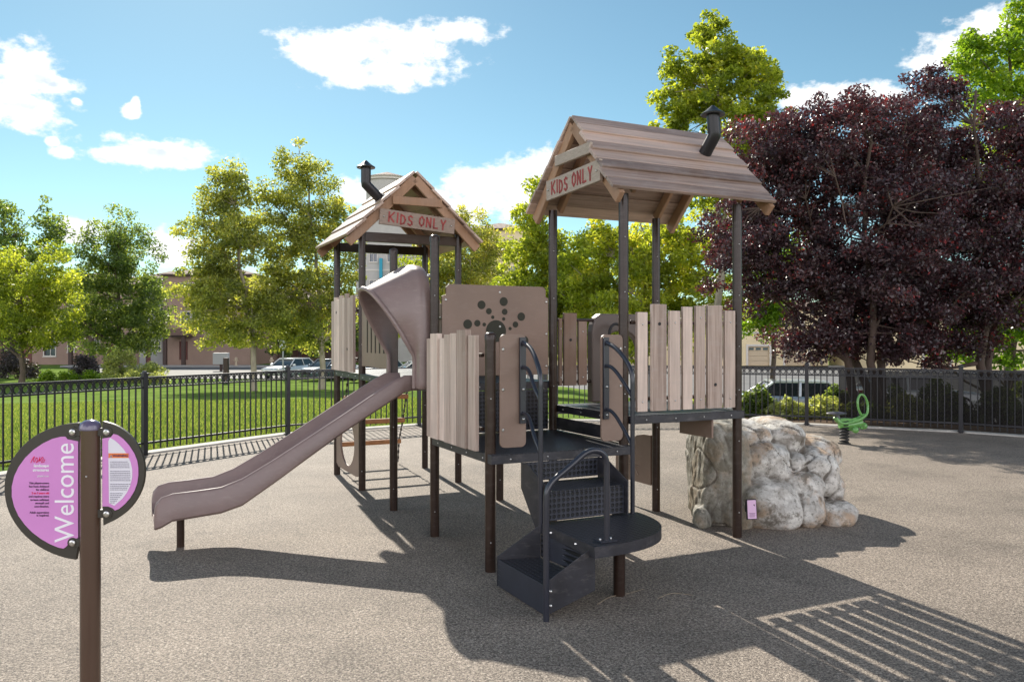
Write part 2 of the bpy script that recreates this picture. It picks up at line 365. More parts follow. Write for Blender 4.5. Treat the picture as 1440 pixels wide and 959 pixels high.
def ground_mat(name, build):
    m = bpy.data.materials.new(name); m.use_nodes = True; build(m.node_tree, m.node_tree.nodes["Principled BSDF"]); return m
def rubber(t, b):
    tc = N(t, "ShaderNodeTexCoord")
    v = N(t, "ShaderNodeTexVoronoi"); v.inputs["Scale"].default_value = 150; t.links.new(tc.outputs["Object"], v.inputs["Vector"])
    n = N(t, "ShaderNodeTexNoise"); n.inputs["Scale"].default_value = 60; n.inputs["Detail"].default_value = 8; n.inputs["Roughness"].default_value = .8; t.links.new(tc.outputs["Object"], n.inputs["Vector"])
    n2 = N(t, "ShaderNodeTexNoise"); n2.inputs["Scale"].default_value = .9; n2.inputs["Detail"].default_value = 9; n2.inputs["Roughness"].default_value = .62; t.links.new(tc.outputs["Object"], n2.inputs["Vector"])
    cr = N(t, "ShaderNodeValToRGB"); e = cr.color_ramp.elements
    e[0].position = 0; e[0].color = (.030, .026, .024, 1); e[1].position = 1; e[1].color = (.62, .54, .46, 1)
    x = e.new(.3); x.color = (.126, .102, .082, 1); x = e.new(.65); x.color = (.325, .270, .215, 1)
    sp = N(t, "ShaderNodeSeparateColor"); t.links.new(v.outputs["Color"], sp.inputs[0])
    f = math_node(t, 'ADD', math_node(t, 'MULTIPLY', sp.outputs[0], .50), math_node(t, 'MULTIPLY_ADD', n.outputs["Fac"], 2.0, -.77))
    t.links.new(f, cr.inputs[0])
    mr = N(t, "ShaderNodeMapRange"); mr.inputs["From Min"].default_value = .3; mr.inputs["From Max"].default_value = .7; mr.inputs["To Min"].default_value = .78; mr.inputs["To Max"].default_value = 1.22
    t.links.new(n2.outputs["Fac"], mr.inputs["Value"])
    mx = N(t, "ShaderNodeMix", data_type='RGBA', blend_type='MULTIPLY'); mx.inputs[0].default_value = 1
    t.links.new(cr.outputs[0], mx.inputs[6]); t.links.new(mr.outputs[0], mx.inputs[7])
    # old spills and damp marks, a hand to a pace across
    n4 = N(t, "ShaderNodeTexNoise"); n4.inputs["Scale"].default_value = 2.1; n4.inputs["Detail"].default_value = 8; n4.inputs["Roughness"].default_value = .55; n4.inputs["Distortion"].default_value = .6; t.links.new(tc.outputs["Object"], n4.inputs["Vector"])
    r4 = N(t, "ShaderNodeMapRange"); r4.inputs["From Min"].default_value = .56; r4.inputs["From Max"].default_value = .66; r4.inputs["To Min"].default_value = 1; r4.inputs["To Max"].default_value = .84; t.links.new(n4.outputs["Fac"], r4.inputs["Value"])
    mx4 = N(t, "ShaderNodeMix", data_type='RGBA', blend_type='MULTIPLY'); mx4.inputs[0].default_value = 1; t.links.new(mx.outputs[2], mx4.inputs[6]); t.links.new(r4.outputs[0], mx4.inputs[7]); t.links.new(mx4.outputs[2], b.inputs["Base Color"])
    b.inputs["Roughness"].default_value = .75; b.inputs["Specular IOR Level"].default_value = .35
    bp = N(t, "ShaderNodeBump"); bp.inputs["Strength"].default_value = .8; bp.inputs["Distance"].default_value = .006
    t.links.new(math_node(t, 'ADD', n.outputs["Fac"], math_node(t, 'MULTIPLY', v.outputs["Distance"], -.9)), bp.inputs["Height"]); t.links.new(bp.outputs[0], b.inputs["Normal"])
def lawn(t, b):
    tc = N(t, "ShaderNodeTexCoord")
    n = N(t, "ShaderNodeTexNoise"); n.inputs["Scale"].default_value = 22; n.inputs["Detail"].default_value = 9; n.inputs["Roughness"].default_value = .75; t.links.new(tc.outputs["Object"], n.inputs["Vector"])
    n2 = N(t, "ShaderNodeTexNoise"); n2.inputs["Scale"].default_value = .9; n2.inputs["Detail"].default_value = 5; t.links.new(tc.outputs["Object"], n2.inputs["Vector"])
    cr = N(t, "ShaderNodeValToRGB"); e = cr.color_ramp.elements
    e[0].position = .3; e[0].color = (.07, .135, .022, 1); e[1].position = .74; e[1].color = (.25, .33, .09, 1)
    t.links.new(math_node(t, 'ADD', n.outputs["Fac"], math_node(t, 'MULTIPLY_ADD', n2.outputs["Fac"], .7, -.35)), cr.inputs[0])
    t.links.new(cr.outputs[0], b.inputs["Base Color"]); b.inputs["Roughness"].default_value = 1; b.inputs["Specular IOR Level"].default_value = 0
    bp = N(t, "ShaderNodeBump"); bp.inputs["Strength"].default_value = .5; bp.inputs["Distance"].default_value = .015
    t.links.new(n.outputs["Fac"], bp.inputs["Height"]); t.links.new(bp.outputs[0], b.inputs["Normal"])

# land: one radial sheet out to the horizon
def build_land():
    rings = [13, 15, 17, 19, 21, 24, 28, 33, 39, 45, 50, 60, 80, 120, 250, 700, 2200]; K = 144
    vs = []; fs = []
    for r in rings:
        for k in range(K):
            a = 2 * math.pi * k / K; x, y = r * math.sin(a), r * math.cos(a)
            vs.append((x, y, gz(x, y) - .03))
    for i in range(len(rings) - 1):
        for k in range(K):
            k2 = (k + 1) % K; fs.append((i * K + k, i * K + k2, (i + 1) * K + k2, (i + 1) * K + k))
    fs.append(tuple(range(K)))
    # the disc under the playground drops out of the way
    m = MB(); m.add(vs, fs); o = m.build("lawn", ground_mat("lawn_grass", lawn), smooth=60); tag(o, kind='structure')
build_land()

def offset_path(P, d):
    out = []
    for i in range(len(P)):
        a = Vector(P[max(0, i - 1)]); b = Vector(P[min(len(P) - 1, i + 1)]); t = (b - a).normalized(); n = Vector((-t.y, t.x))
        out.append(Vector(P[i]) + n * d)
    return out
inner = offset_path(FENCE, .02); outer = offset_path(FENCE, .24)
pts = [(p.x, p.y, 0.0) for p in inner] + [(6, -5, 0), (-4, -5, 0)]
m = MB(); m.add(pts, [tuple(range(len(pts)))]); o = m.build("rubber_surface", ground_mat("poured_rubber_granules", rubber)); tag(o, kind='structure')
m = MB(); vs = []; fs = []
for i in range(len(FENCE)):
    a, b = inner[i], outer[i]; vs += [(a.x, a.y, -.05), (a.x, a.y, .022), (b.x, b.y, .022), (b.x, b.y, -.12)]
for i in range(len(FENCE) - 1):
    k = i * 4; fs += [(k, k + 1, k + 5, k + 4), (k + 1, k + 2, k + 6, k + 5), (k + 2, k + 3, k + 7, k + 6)]
m.add(vs, fs); o = m.build("kerb", mat("pale_concrete", (.44, .42, .38), .8, .3, var=.15, vscale=6, bump=.3)); tag(o, kind='structure')

# bark mulch bed behind the right-hand fence
m = MB(); o1 = offset_path(FENCE, .25); o2 = offset_path(FENCE, 5.2); vs = []; fs = []
for i in range(9, len(FENCE)):
    for q in range(7):
        p = o1[i].lerp(o2[i], q / 6); vs.append((p.x, p.y, gz(p.x, p.y) - .004))
k_ = len(FENCE) - 9; fs = [(i * 7 + q, (i + 1) * 7 + q, (i + 1) * 7 + q + 1, i * 7 + q + 1) for i in range(k_ - 1) for q in range(6)]
m.add(vs, fs); tag(m.build("planting_bed", mat("bark_mulch", (.09, .06, .04), .95, .1, var=.5, vscale=30, bump=1.0, bscale=45)), kind='structure')
# road and pavement behind the lawn
asph = mat("grey_asphalt", (.15, .148, .145), .8, .3, var=.2, vscale=.6, bump=.2)  # plain asphalt grey with random tone variation
m = MB(); m.add([(-26, 57, -1.29), (140, 57, -1.29), (140, 80, -1.29), (-45, 80, -1.29)], [(0, 1, 2, 3)]); tag(m.build("road", asph), kind='structure')
m = MB(); m.add([(-5, 26.5, -1.27), (60, 26.5, -1.27), (60, 57, -1.27), (-5, 57, -1.27)], [(0, 1, 2, 3)]); tag(m.build("car_park_paving", asph), kind='structure')
m = MB(); m.box2((-45, 80, -1.4), (140, 82, -1.17)); tag(m.build("pavement", mat("pavement_concrete", (.36, .35, .33), .8, .3, var=.12, vscale=2)), kind='structure')

# ------------------------------------------------------------------ playground fence
M['shade'] = bpy.data.materials.new("shade_mesh_cloth"); M['shade'].use_nodes = True
t = M['shade'].node_tree; t.nodes.clear(); out = N(t, "ShaderNodeOutputMaterial"); d = N(t, "ShaderNodeBsdfDiffuse"); d.inputs[0].default_value = (.022, .020, .019, 1)
tr = N(t, "ShaderNodeBsdfTransparent"); ms = N(t, "ShaderNodeMixShader"); ms.inputs[0].default_value = .88
t.links.new(tr.outputs[0], ms.inputs[1]); t.links.new(d.outputs[0], ms.inputs[2]); t.links.new(ms.outputs[0], out.inputs[0])

fence = empty("playground_fence", (-4.92, 10.76, 0), 0, "black metal picket fence with rings under its top rail, around the play surface", "fence")
FO = Vector((-4.92, 10.76, 0))
for i, (x, y) in enumerate(FENCE):
    m = MB(); m.box((0, 0, .54), (.064, .064, 1.08)); m.box((0, 0, 1.09), (.078, .078, .02)); m.lathe([(.034, 0), (.03, .018), (.012, .03)], 10, 0, (0, 0, 1.10)); m.box((0, 0, .03), (.10, .10, .012))
    a = Vector(FENCE[max(0, i - 1)]); b = Vector(FENCE[min(len(FENCE) - 1, i + 1)]); d_ = b - a
    m.build("post", M['fence'], fence, bevel=.003, loc=(x - FO.x, y - FO.y, 0), rot=(0, 0, math.atan2(d_.y, d_.x)))
for i in range(len(FENCE) - 1):
    a, b = Vector((*FENCE[i], 0)), Vector((*FENCE[i + 1], 0)); L = (b - a).length; ang = math.atan2(b.y - a.y, b.x - a.x)
    m = MB()
    for z, h in ((1.035, .028), (.905, .022), (.16, .028)): m.box((L / 2, 0, z), (L - .06, .028, h))
    n = round((L - .07) / .103); st = (L - .07) / n
    for k in range(n + 1):
        x = .035 + k * st
        if 0 < k < n: m.box((x, 0, .545), (.0165, .0165, .95))
        if k < n:
            cx = x + st / 2; P = [(cx + .036 * math.cos(q * math.pi / 7), 0, .970 + .046 * math.sin(q * math.pi / 7)) for q in range(14)]
            m.tube(P, .0075, 5, closed=True)
            for sx in (-1, 1):
                for sz in (-1, 1): m.beam((cx + sx * .026, 0, .970 + sz * .033), (cx + sx * .047, 0, .970 + sz * .05), .006, .006)
    m.build("picket_panel", M['fence'], fence, loc=(a.x - FO.x, a.y - FO.y, 0), rot=(0, 0, ang))
    if i in (10, 11, 12, 13):
        x0 = .55 if i == 10 else .02
        m = MB(); K = 26; vs = []
        rnd = random.Random(i)
        for k in range(K + 1):
            x = x0 + (L - x0 - .02) * k / K
            for z in (.13, .35, .6, .85, 1.0 - (.012 * (k % 4 == 2))): vs.append((x, .022 + .006 * math.sin(k * 1.3 + z * 3) + rnd.uniform(-.003, .003), z))
        fs = [(k * 5 + q, k * 5 + q + 1, k * 5 + q + 6, k * 5 + q + 5) for k in range(K) for q in range(4)]
        m.add(vs, fs); m.build("shade_cloth", M['shade'], fence, smooth=60, loc=(a.x - FO.x, a.y - FO.y, 0), rot=(0, 0, ang))

# ------------------------------------------------------------------ play structure (local axes: u along its front, v away from it)
TH = .452303437; X0, Y0 = -.14565838, 5.39963921; U = 1.067
F_, PX0, PY0, H = 1129.97, 720., 475.678, 1.56410463
def onv(px, py, v):        # measured points brought to the local plane v = const
    c, s = math.cos(TH), math.sin(TH); k = (px - PX0) / F_
    u = (k * (Y0 + c * v) - X0 + s * v) / (c - k * s); Z = Y0 + s * u + c * v
    return u, H - (py - PY0) / F_ * Z
play = empty("play_structure", (X0, Y0, 0), TH, "brown and navy play structure with two board-roofed towers, a slide and curved steps", "play structure")
def slat_rail(name, slats, y0, th, mtl, parent, rails, knots=(), along='u', board_off=0):
    """slats: (a0, a1, z0, z1) along the rail line"""
    m = MB()
    for (a0, a1, z0, z1) in slats: m.box2((a0, y0, z0), (a1, y0 + th, z1))
    for (a0, a1, z, r) in rails: m.tube([(a0, y0 + th + .018, z), (a1, y0 + th + .018, z)], r, 10, 1)
    for (a, z) in knots: m.lathe([(.013, 0), (.013, .004)], 12, 2, (0, 0, 0), Matrix.Translation((a, y0 - .0005, z)) @ Matrix.Rotation(R(90), 4, 'X'))
    for (a0, a1, z0, z1) in slats[::2]:
        for z in (z0 + .07, z1 - .09): m.sphere(((a0 + a1) / 2, y0, z), .008, 3, 8, 4)
    return m.build(name, [mtl, M['post'], M['black'], M['bolt']], parent, smooth=40, bevel=.004)

POSTS = [(0, 0, 1.60, 1), (0, U, 2.378, 1), (0, 2 * U, 2.378, 1), (0, 3 * U, 2.70, 0), (0, 4 * U, 2.70, 0), (U, 4 * U, 2.70, 0), (U, 3 * U, 2.70, 0), (U, 2 * U, 1.95, 1),
         (U, U, 2.66, 0), (U, 0, 2.63, 0), (2 * U, 0, 2.63, 0), (2 * U, U, 2.66, 0)]
for (a, b, top, cap) in POSTS:
    m = MB(); m.lathe([(.0365, 0), (.0365, top - .03), (.0365, top - .012)], 24, 0)
    if cap: m.lathe([(.040, top - .05), (.040, top - .016), (.034, top - .004), (.014, top + .004)], 24, 0)
    for z in [q for q in (.2, .76, 1.16, 1.5, 1.9, 2.3) if q < top - .1]: m.sphere((-.012, -.0365, z), .0055, 1, 8, 4)
    m.build("post", [M['post'], M['bolt']], play, smooth=50, loc=(a, b, 0))

def deck(a, b, name="deck"):
    m = MB(); m.box2((a[0], a[1], a[2] - .006), (b[0], b[1], a[2])); z0, z1 = a[2] - .062, a[2] - .0055
    t_ = .006
    for q in ((a[0], a[1], a[0] + t_, b[1]), (b[0] - t_, a[1], b[0], b[1]), (a[0] + t_, a[1], b[0] - t_, a[1] + t_), (a[0] + t_, b[1] - t_, b[0] - t_, b[1])):
        m.box2((q[0], q[1], z0), (q[2], q[3], z1), 1)
    for k in (1, 2, 3): y = a[1] + (b[1] - a[1]) * k / 4; m.box2((a[0] + t_, y, z0 + .01), (b[0] - t_, y + .03, z1), 1)
    for k in range(4):
        f = (k + .5) / 4
        m.sphere((a[0] + (b[0] - a[0]) * f, a[1], a[2] - .034), .007, 2, 8, 4); m.sphere((a[0], a[1] + (b[1] - a[1]) * f, a[2] - .034), .007, 2, 8, 4)
    return m.build(name, [M['deck'], M['deck_plain'], M['bolt']], play, bevel=.002)
g = .012
deck((-.03, -.085, .79), (U + .03, U - g, .79))
deck((-.03, U + g, 1.2), (U + .03, 2 * U - g, 1.2))
deck((-.03, 2 * U + g, 1.2), (U + .03, 3 * U - g, 1.2))
deck((-.03, 3 * U + g, 1.2), (U + .03, 4 * U + .03, 1.2))
deck((U + .035, -.05, 1.0), (2 * U + .03, U + .03, 1.0))
# closed kick plates between deck levels
m = MB(); m.box2((.05, U - .006, .80), (U - .05, U + .004, 1.135)); m.build("riser_panel", M['deck_riser'], play)
m = MB(); m.box2((U + .006, .05, .80), (U + .016, U - .05, .90)); m.build("riser_panel", M['deck_plain'], play)

# slat railings -------------------------------------------------
sl1 = []
for (x0, x1, yt) in ((28, 55, 358), (57, 107, 325), (97, 127, 358), (128, 158, 333), (162, 192, 333), (195, 253, 320), (243, 285, 358)):
    pass
hts = [(1.562, .035), (1.60, .060), (1.565, .045), (1.592, .048), (1.60, .045), (1.622, .075), (1.585, .052)]
m = MB(); v = 1.02
widths = [.105, .165, .115, .125, .125, .175, .135]; tot = sum(widths) + .016 * 6; v = U - .03
sc = (U - .105) / tot
# boards stand on the outside of the posts (u < 0), seen on edge from the camera
for (zt, _), wd in zip(hts, widths):
    wd *= sc
    off = (0, .012, 0, .010, 0, .014, 0)[[h_[0] for h_ in hts].index(zt)]; m.box2((-.078 - off, v - wd, .80), (-.050, v, zt)); v -= wd + .016 * sc
for z in (.95, 1.45): m.tube([(-.034, .05, z), (-.034, U - .04, z)], .014, 10, 1)
for (vv, z) in ((.83, 1.45), (.36, .97)): m.lathe([(.016, 0), (.016, .003)], 14, 2, (0, 0, 0), Matrix.Translation((-.0785, vv, z)) @ Matrix.Rotation(R(-90), 4, 'Y'))
m.build("slat_railing", [M['slat_v'], M['post'], M['black']], play, bevel=.005)

sl = []
for (a, b, yt) in ((140, 187, 50), (195, 258, 20), (262, 310, 45), (312, 355, 30), (360, 403, 27), (405, 467, 25), (470, 515, 45)):
    k = 2.663; u0, z1 = onv(840 + a / k, 420 + yt / k, -.07); u0 += .021; u1, _ = onv(840 + b / k, 420, -.07)
    sl.append((u0, u1, 1.03, z1))
slat_rail("slat_railing", sl, -.075, .028, M['slat_v'], play, [(U + .04, 2 * U - .04, 1.12, .014), (U + .04, 2 * U - .04, 1.68, .014)], [((sl[1][0] + sl[1][1]) / 2, 1.67), ((sl[5][0] + sl[5][1]) / 2, 1.21)])
# side of the left tower, boards facing left
m = MB(); hh = [1.98, 2.02, 1.99, 2.03, 2.0, 2.04, 1.99, 2.01]; v = 4 * U - .05
for k, zt in enumerate(hh):
    wd = .118; m.box2((-.078, v - wd + .008, 1.21), (-.050, v, zt)); v -= wd + .002
for z in (1.35, 1.85): m.tube([(-.034, 3 * U + .04, z), (-.034, 4 * U - .04, z)], .014, 10, 1)
m.lathe([(.016, 0), (.016, .003)], 14, 2, (0, 0, 0), Matrix.Translation((-.0785, 3.98, 1.85)) @ Matrix.Rotation(R(-90), 4, 'Y'))
m.lathe([(.016, 0), (.016, .003)], 14, 2, (0, 0, 0), Matrix.Translation((-.0785, 3.5, 1.45)) @ Matrix.Rotation(R(-90), 4, 'Y'))
m.build("slat_railing", [M['slat_v'], M['post'], M['black']], play, bevel=.005)
# right side of the left tower and its neighbour
for base in (3 * U, 2 * U):
    m = MB()
    for k in range(7): m.box2((U + .05, base + .06 + k * .137, 1.22), (U + .078, base + .06 + k * .137 + .11, 1.93 + .04 * (k % 3)))
    for z in (1.35, 1.80): m.tube([(U + .034, base + .03, z), (U + .034, base + U - .03, z)], .014, 10, 1)
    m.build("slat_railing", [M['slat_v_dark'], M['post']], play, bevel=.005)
# right tower, far side: brown slats
sl = []
for (a, b, yt) in ((684, 700, 250), (710, 775, 222), (785, 828, 265)):
    k = 3.69; u0, z1 = onv(600 + a / k, 380 + yt / k, U + .05); u1, _ = onv(600 + b / k, 400, U + .05); sl.append((u0, u1, onv(700, 545, U + .05)[1], z1))
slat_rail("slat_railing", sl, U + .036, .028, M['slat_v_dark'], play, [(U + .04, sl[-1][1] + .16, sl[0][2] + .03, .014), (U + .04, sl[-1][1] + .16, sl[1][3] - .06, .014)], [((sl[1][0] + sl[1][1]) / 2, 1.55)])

# panels --------------------------------------------------------
def bolts(m, pts, mi=1, y=0, sgn=-1):
    for (x, z) in pts: m.sphere((x, y, z), .011, mi, 10, 5, (1, .6, 1))
# sunburst panel between two posts
m = MB(); x0, x1, xa = .055, U - .055, .095
poly = [(x0, 1.26), (x1, 1.26), (x1, 1.90)] + [(x1 - .025, 1.91), (x1 - .025, 1.97), (x1 - .05, 1.995)] + [(xa + .02, 1.995), (xa - .005, 1.97), (xa - .005, 1.91), (x0, 1.90)]
m.prism(poly, .019, 0, Matrix.Translation((0, U - .02, 0)))
bolts(m, [(x0 + .03, 1.87), (x1 - .02, 1.87), (x0 + .03, 1.33), (x1 - .02, 1.33), (.56, 1.94), (.56, 1.66), (x1 - .02, 1.6)], 1, U - .021)
sun_panel = m.build("sunburst_panel", [M['panel'], M['bolt']], play, bevel=.004)
m = MB()
def disc(px, py, r):
    u_, z_ = onv(600 + px / 3.69, 380 + py / 3.69, U - .022); rr = r / 3.69 * 6.6 / 1130
    m.lathe([(rr, 0), (rr, .002)], 24, 0, (0, 0, 0), Matrix.Translation((u_, U - .0205, z_)) @ Matrix.Rotation(R(90), 4, 'X'))
for q in [(360, 316, 57), (213, 280, 24), (285, 180, 22), (400, 163, 23), (491, 241, 22), (507, 365, 24), (263, 275, 17), (323, 213, 16), (405, 216, 16), (461, 282, 16), (299, 282, 10), (343, 244, 9), (400, 253, 9), (433, 303, 9)]: disc(*q)
m.build("dark_dots", M['panel_dark'], sun_panel)
# narrow panels beside the steps
for (a0, a1, fl) in ((.045, .238, 1), (.838, 1.02, -1)):
    m = MB(); m.prism(rrect(a0, .83, a1, 1.59, .035), .019, 0, Matrix.Translation((0, -.062, 0)))
    e = a0 + .02 if fl > 0 else a1 - .02
    bolts(m, [(e, 1.49), (e, 1.22), (e, .95)], 1, -.063)
    m.build("side_panel", [M['panel'], M['bolt']], play, bevel=.004)
# slotted panel on the left walkway
m = MB(); m.box2((-.02, 2 * U + .06, 1.28), (-.002, 3 * U - .06, 1.93))
for k in range(5): m.box2((-.026, 2 * U + .22 + k * .14, 1.42), (.003, 2 * U + .245 + k * .14, 1.8), 1)
m.build("slotted_panel", [M['panel'], M['panel_dark']], play, bevel=.004)
# crawl panel with a large oval hole, at ground level under the left tower
m = MB(); a0, a1, z0, z1 = 3 * U + .05, 4 * U - .05, .11, .74; n = 36; outerp = []; innerp = []
cx, cz = (a0 + a1) / 2, .43
for k in range(n):
    a = 2 * math.pi * k / n; c_, s_ = math.cos(a), math.sin(a)
    q = min((a1 - a0) / 2 / max(1e-6, abs(c_)), (z1 - z0) / 2 / max(1e-6, abs(s_)))
    outerp.append((cx + c_ * q, cz + s_ * q)); innerp.append((cx + c_ * .30, cz + s_ * .25))
vs = []
for yy in (-.02, .0): vs += [(yy, x, z) for x, z in outerp] + [(yy, x, z) for x, z in innerp]
fs = []
for k in range(n):
    k2 = (k + 1) % n
    fs += [(k, k2, n + k2, n + k), (2 * n + k, 3 * n + k, 3 * n + k2, 2 * n + k2), (k, 2 * n + k, 2 * n + k2, k2), (n + k, n + k2, 3 * n + k2, 3 * n + k)]
m.add(vs, fs); m.build("crawl_panel", M['panel'], play)
# play panel by the far right post with a small painted stick sign
m = MB(); v0, v1 = U + .045, U + .62
m.prism([(v0, .225), (v1, .225), (v1, .52), (v0 + .33, .54), (v0 + .31, .60), (v0 + .22, .66), (v0 + .10, .68), (v0, .68)], .019, 0, Matrix.Translation((2 * U - .01, 0, 0)) @ Matrix.Rotation(R(90), 4, 'Z'))
m.beam((2 * U - .031, U + .30, .33), (2 * U - .031, U + .38, .47), .004, .014, 1, (1, 0, 0)); m.beam((2 * U - .031, U + .22, .37), (2 * U - .031, U + .42, .385), .004, .012, 1, (1, 0, 0)); m.beam((2 * U - .031, U + .24, .29), (2 * U - .031, U + .31, .37), .004, .012, 1, (1, 0, 0))
m.build("ground_panel", [M['panel'], M['signboard']], play, bevel=.003)
# panel hanging below the right deck
m = MB(); m.prism([(0, .79), (.40, .79), (.40, .938), (0, .938)], .019, 0, Matrix.Translation((1.9, -.0, 0)) @ Matrix.Rotation(R(90), 4, 'Z')); m.build("hanging_panel", M['panel'], play, bevel=.003)
# arched entry panel with grab loop, far side of the right tower
m = MB(); poly = []
a0, a1 = sl[-1][1] + .06, 2 * U - .045
for k in range(13):
    a = math.pi * k / 12; poly.append(((a0 + a1) / 2 + (a1 - a0) / 2 * math.cos(a) * (1 if abs(math.cos(a)) > .5 else 1), 1.62 + .16 * min(1, math.sin(a) * 1.6)))
ip = [((a0 + a1) / 2 + ((a1 - a0) / 2 - .10) * math.cos(math.pi - math.pi * k / 12), 1.45 + .18 * math.sin(math.pi * k / 12)) for k in range(13)]
full = [(a1, 1.0)] + poly + [(a0, 1.0), (a0 + .10, 1.0)] + ip + [(a1 - .10, 1.0)]
bm_v = full; m.prism(bm_v, .09, 0, Matrix.Translation((0, U + .045, 0)))
m.build("entry_arch", mat("dark_brown_plastic", (.085, .062, .052), .4), play, bevel=.012)
m = MB(); P = [(a0 + .12, U + .02, 1.52)] + [(a0 + .19 - .07 * math.cos(math.pi * k / 8), U - .04, 1.60 + .09 * math.sin(math.pi * k / 8)) for k in range(9)] + [(a0 + .26, U + .02, 1.52)]
m.tube(P, .012, 8); m.build("grab_loop", M['black'], play, smooth=60)

# steps ---------------------------------------------------------
m = MB(); ul, ur = .185, .80
m.box2((ul + .012, -.42, .575), (ur - .012, -.089, .588), 0)                      # upper tread
m.box2((ul + .012, -.095, .60), (ur - .012, -.089, .728), 1)                      # riser below the deck
m.box2((ul + .012, -.424, .40), (ur - .012, -.416, .575), 1)                      # riser below the tread
for uu in (ul, ur - .010):
    m.prism([(-.088, .73), (-.20, .73), (-.46, .615), (-.46, .40), (-.44, .33), (-.30, .33), (-.088, .56)], .010, 2, Matrix.Translation((uu + .010, 0, 0)) @ Matrix.Rotation(R(90), 4, 'Z'))
for (uu, z) in ((ul - .001, .49), (ul - .001, .42)): m.sphere((uu, -.40, z), .009, 3, 8, 4)
m.build("upper_steps", [M['deck'], M['deck_riser'], M['deck_plain'], M['bolt']], play, bevel=.002)
# quarter-round landing
m = MB(); cx, cy, rr = .165, -.395, .70; P = [(cx, cy)]
arc = [(cx + .745 * math.sin(R(90) * k / 24) ** .80, cy - .665 * math.cos(R(90) * k / 24) ** .80) for k in range(25)]
P = [(cx, cy)] + [(cx, cy - rr * .5)] + arc
def slab(m, P, z0, z1, mt, ms_):
    n = len(P); vs = [(x, y, z1) for x, y in P] + [(x, y, z0) for x, y in P]
    m.add(vs, [tuple(range(n))], mt); m.add(vs, [tuple(reversed(range(n, 2 * n)))] + [(i, (i + 1) % n, (i + 1) % n + n, i + n) for i in range(n)], ms_)
slab(m, P, .325, .39, 0, 1)
for (a, b) in ((.165, -.55), (.165, -.85)): m.sphere((a - .001, b, .36), .010, 2, 8, 4)
landing = m.build("landing", [M['deck'], M['deck_plain'], M['bolt']], play)
for i, (a, b, h_) in enumerate(((.50, -.80, .325),)):
    m = MB(); m.lathe([(.0365, 0), (.0365, h_)], 24); m.build("support_leg", M['post'], play, smooth=50, loc=(a, b, 0))
# bottom step box (slightly flared in plan)
m = MB(); F1, F2, B2, B1 = (-.110, -.345), (-.100, -.960), (.205, -1.000), (.160, -.42)
def wallq(a, b, za0, za1, zb0, zb1, mt, t_=.008):
    a, b = Vector((*a, 0)), Vector((*b, 0)); d_ = (b - a).normalized(); n_ = Vector((-d_.y, d_.x, 0)) * t_
    vs = [a + Vector((0, 0, za0)), b + Vector((0, 0, zb0)), b + Vector((0, 0, zb1)), a + Vector((0, 0, za1))]; vs += [v + n_ for v in vs]
    m.add(vs, [(0, 1, 2, 3), (7, 6, 5, 4), (0, 4, 5, 1), (1, 5, 6, 2), (2, 6, 7, 3), (3, 7, 4, 0)], mt)
def inn(p, k=.04): c_ = (.03, -.69); return (p[0] + (c_[0] - p[0]) * k, p[1] + (c_[1] - p[1]) * k)
slab(m, [inn(q) for q in (F1, F2, B2, B1)], .165, .178, 0, 2)
wallq(inn(F1, .02), inn(F2, .02), .012, .180, .012, .180, 1); wallq(inn(B1, .03), inn(B2, .03), .185, .324, .185, .324, 1)
wallq(F2, B2, .008, .195, .125, .384, 2); wallq(F1, B1, .008, .195, .125, .384, 2)
for z in (.15, .07): m.sphere((F2[0] + .03, F2[1] - .013, z), .010, 3, 8, 4)
m.build("bottom_step", [M['deck'], M['deck_riser'], M['deck_plain'], M['bolt']], play, bevel=.002)

def smooth_path(P, it=3):
    P = [Vector(p) for p in P]
    for _ in range(it):
        Q = [P[0]]
        for a, b in zip(P, P[1:]): Q += [a * .75 + b * .25, a * .25 + b * .75]
        Q.append(P[-1]); P = Q
    return P
# handrails: bracket on the panel, three curved tubes meeting one upright
for (ub, ut) in ((.205, .165), (.868, .865)):
    m = MB(); m.box2((ub - .022, -.085, .99), (ub + .022, -.066, 1.57)); r = .0155
    m.tube([(ut, -.41, .33), (ut, -.41, 1.20), *smooth_path([(ut, -.41, 1.22), (ut, -.41, 1.33), (ut * .7 + ub * .3, -.33, 1.42), (ub, -.20, 1.50), (ub, -.08, 1.535)], 2)[1:]], r, 12)
    m.tube(smooth_path([(ub, -.08, 1.37), (ub, -.17, 1.36), (ut, -.32, 1.25), (ut, -.405, 1.17)], 2), r * .85, 10)
    m.tube(smooth_path([(ub, -.08, 1.06), (ub, -.17, 1.05), (ut, -.32, .93), (ut, -.405, .84)], 2), r * .85, 10)
    for z in (1.54, 1.22, 1.02): m.sphere((ub, -.086, z), .011, 1, 8, 4)
    m.build("handrail", [M['rail'], M['bolt']], play, smooth=60, bevel=.002)
m = MB(); vv = -1.003
m.tube([(-.115, vv, 0), (-.115, vv, .62), *smooth_path([(-.115, vv, .64), (-.11, vv, .75), (.05, vv + .005, .85), (.17, vv + .01, .935), (.29, vv + .015, .90), (.29, vv + .015, .74)], 3)[1:], (.29, vv + .015, .395)], .0175, 14)
m.box((.29, vv + .03, .398), (.11, .085, .010)); 
for dx in (-.035, .035): m.sphere((.29 + dx, vv + .03, .405), .009, 1, 8, 4)
m.build("handrail", [M['rail'], M['bolt']], play, smooth=60)

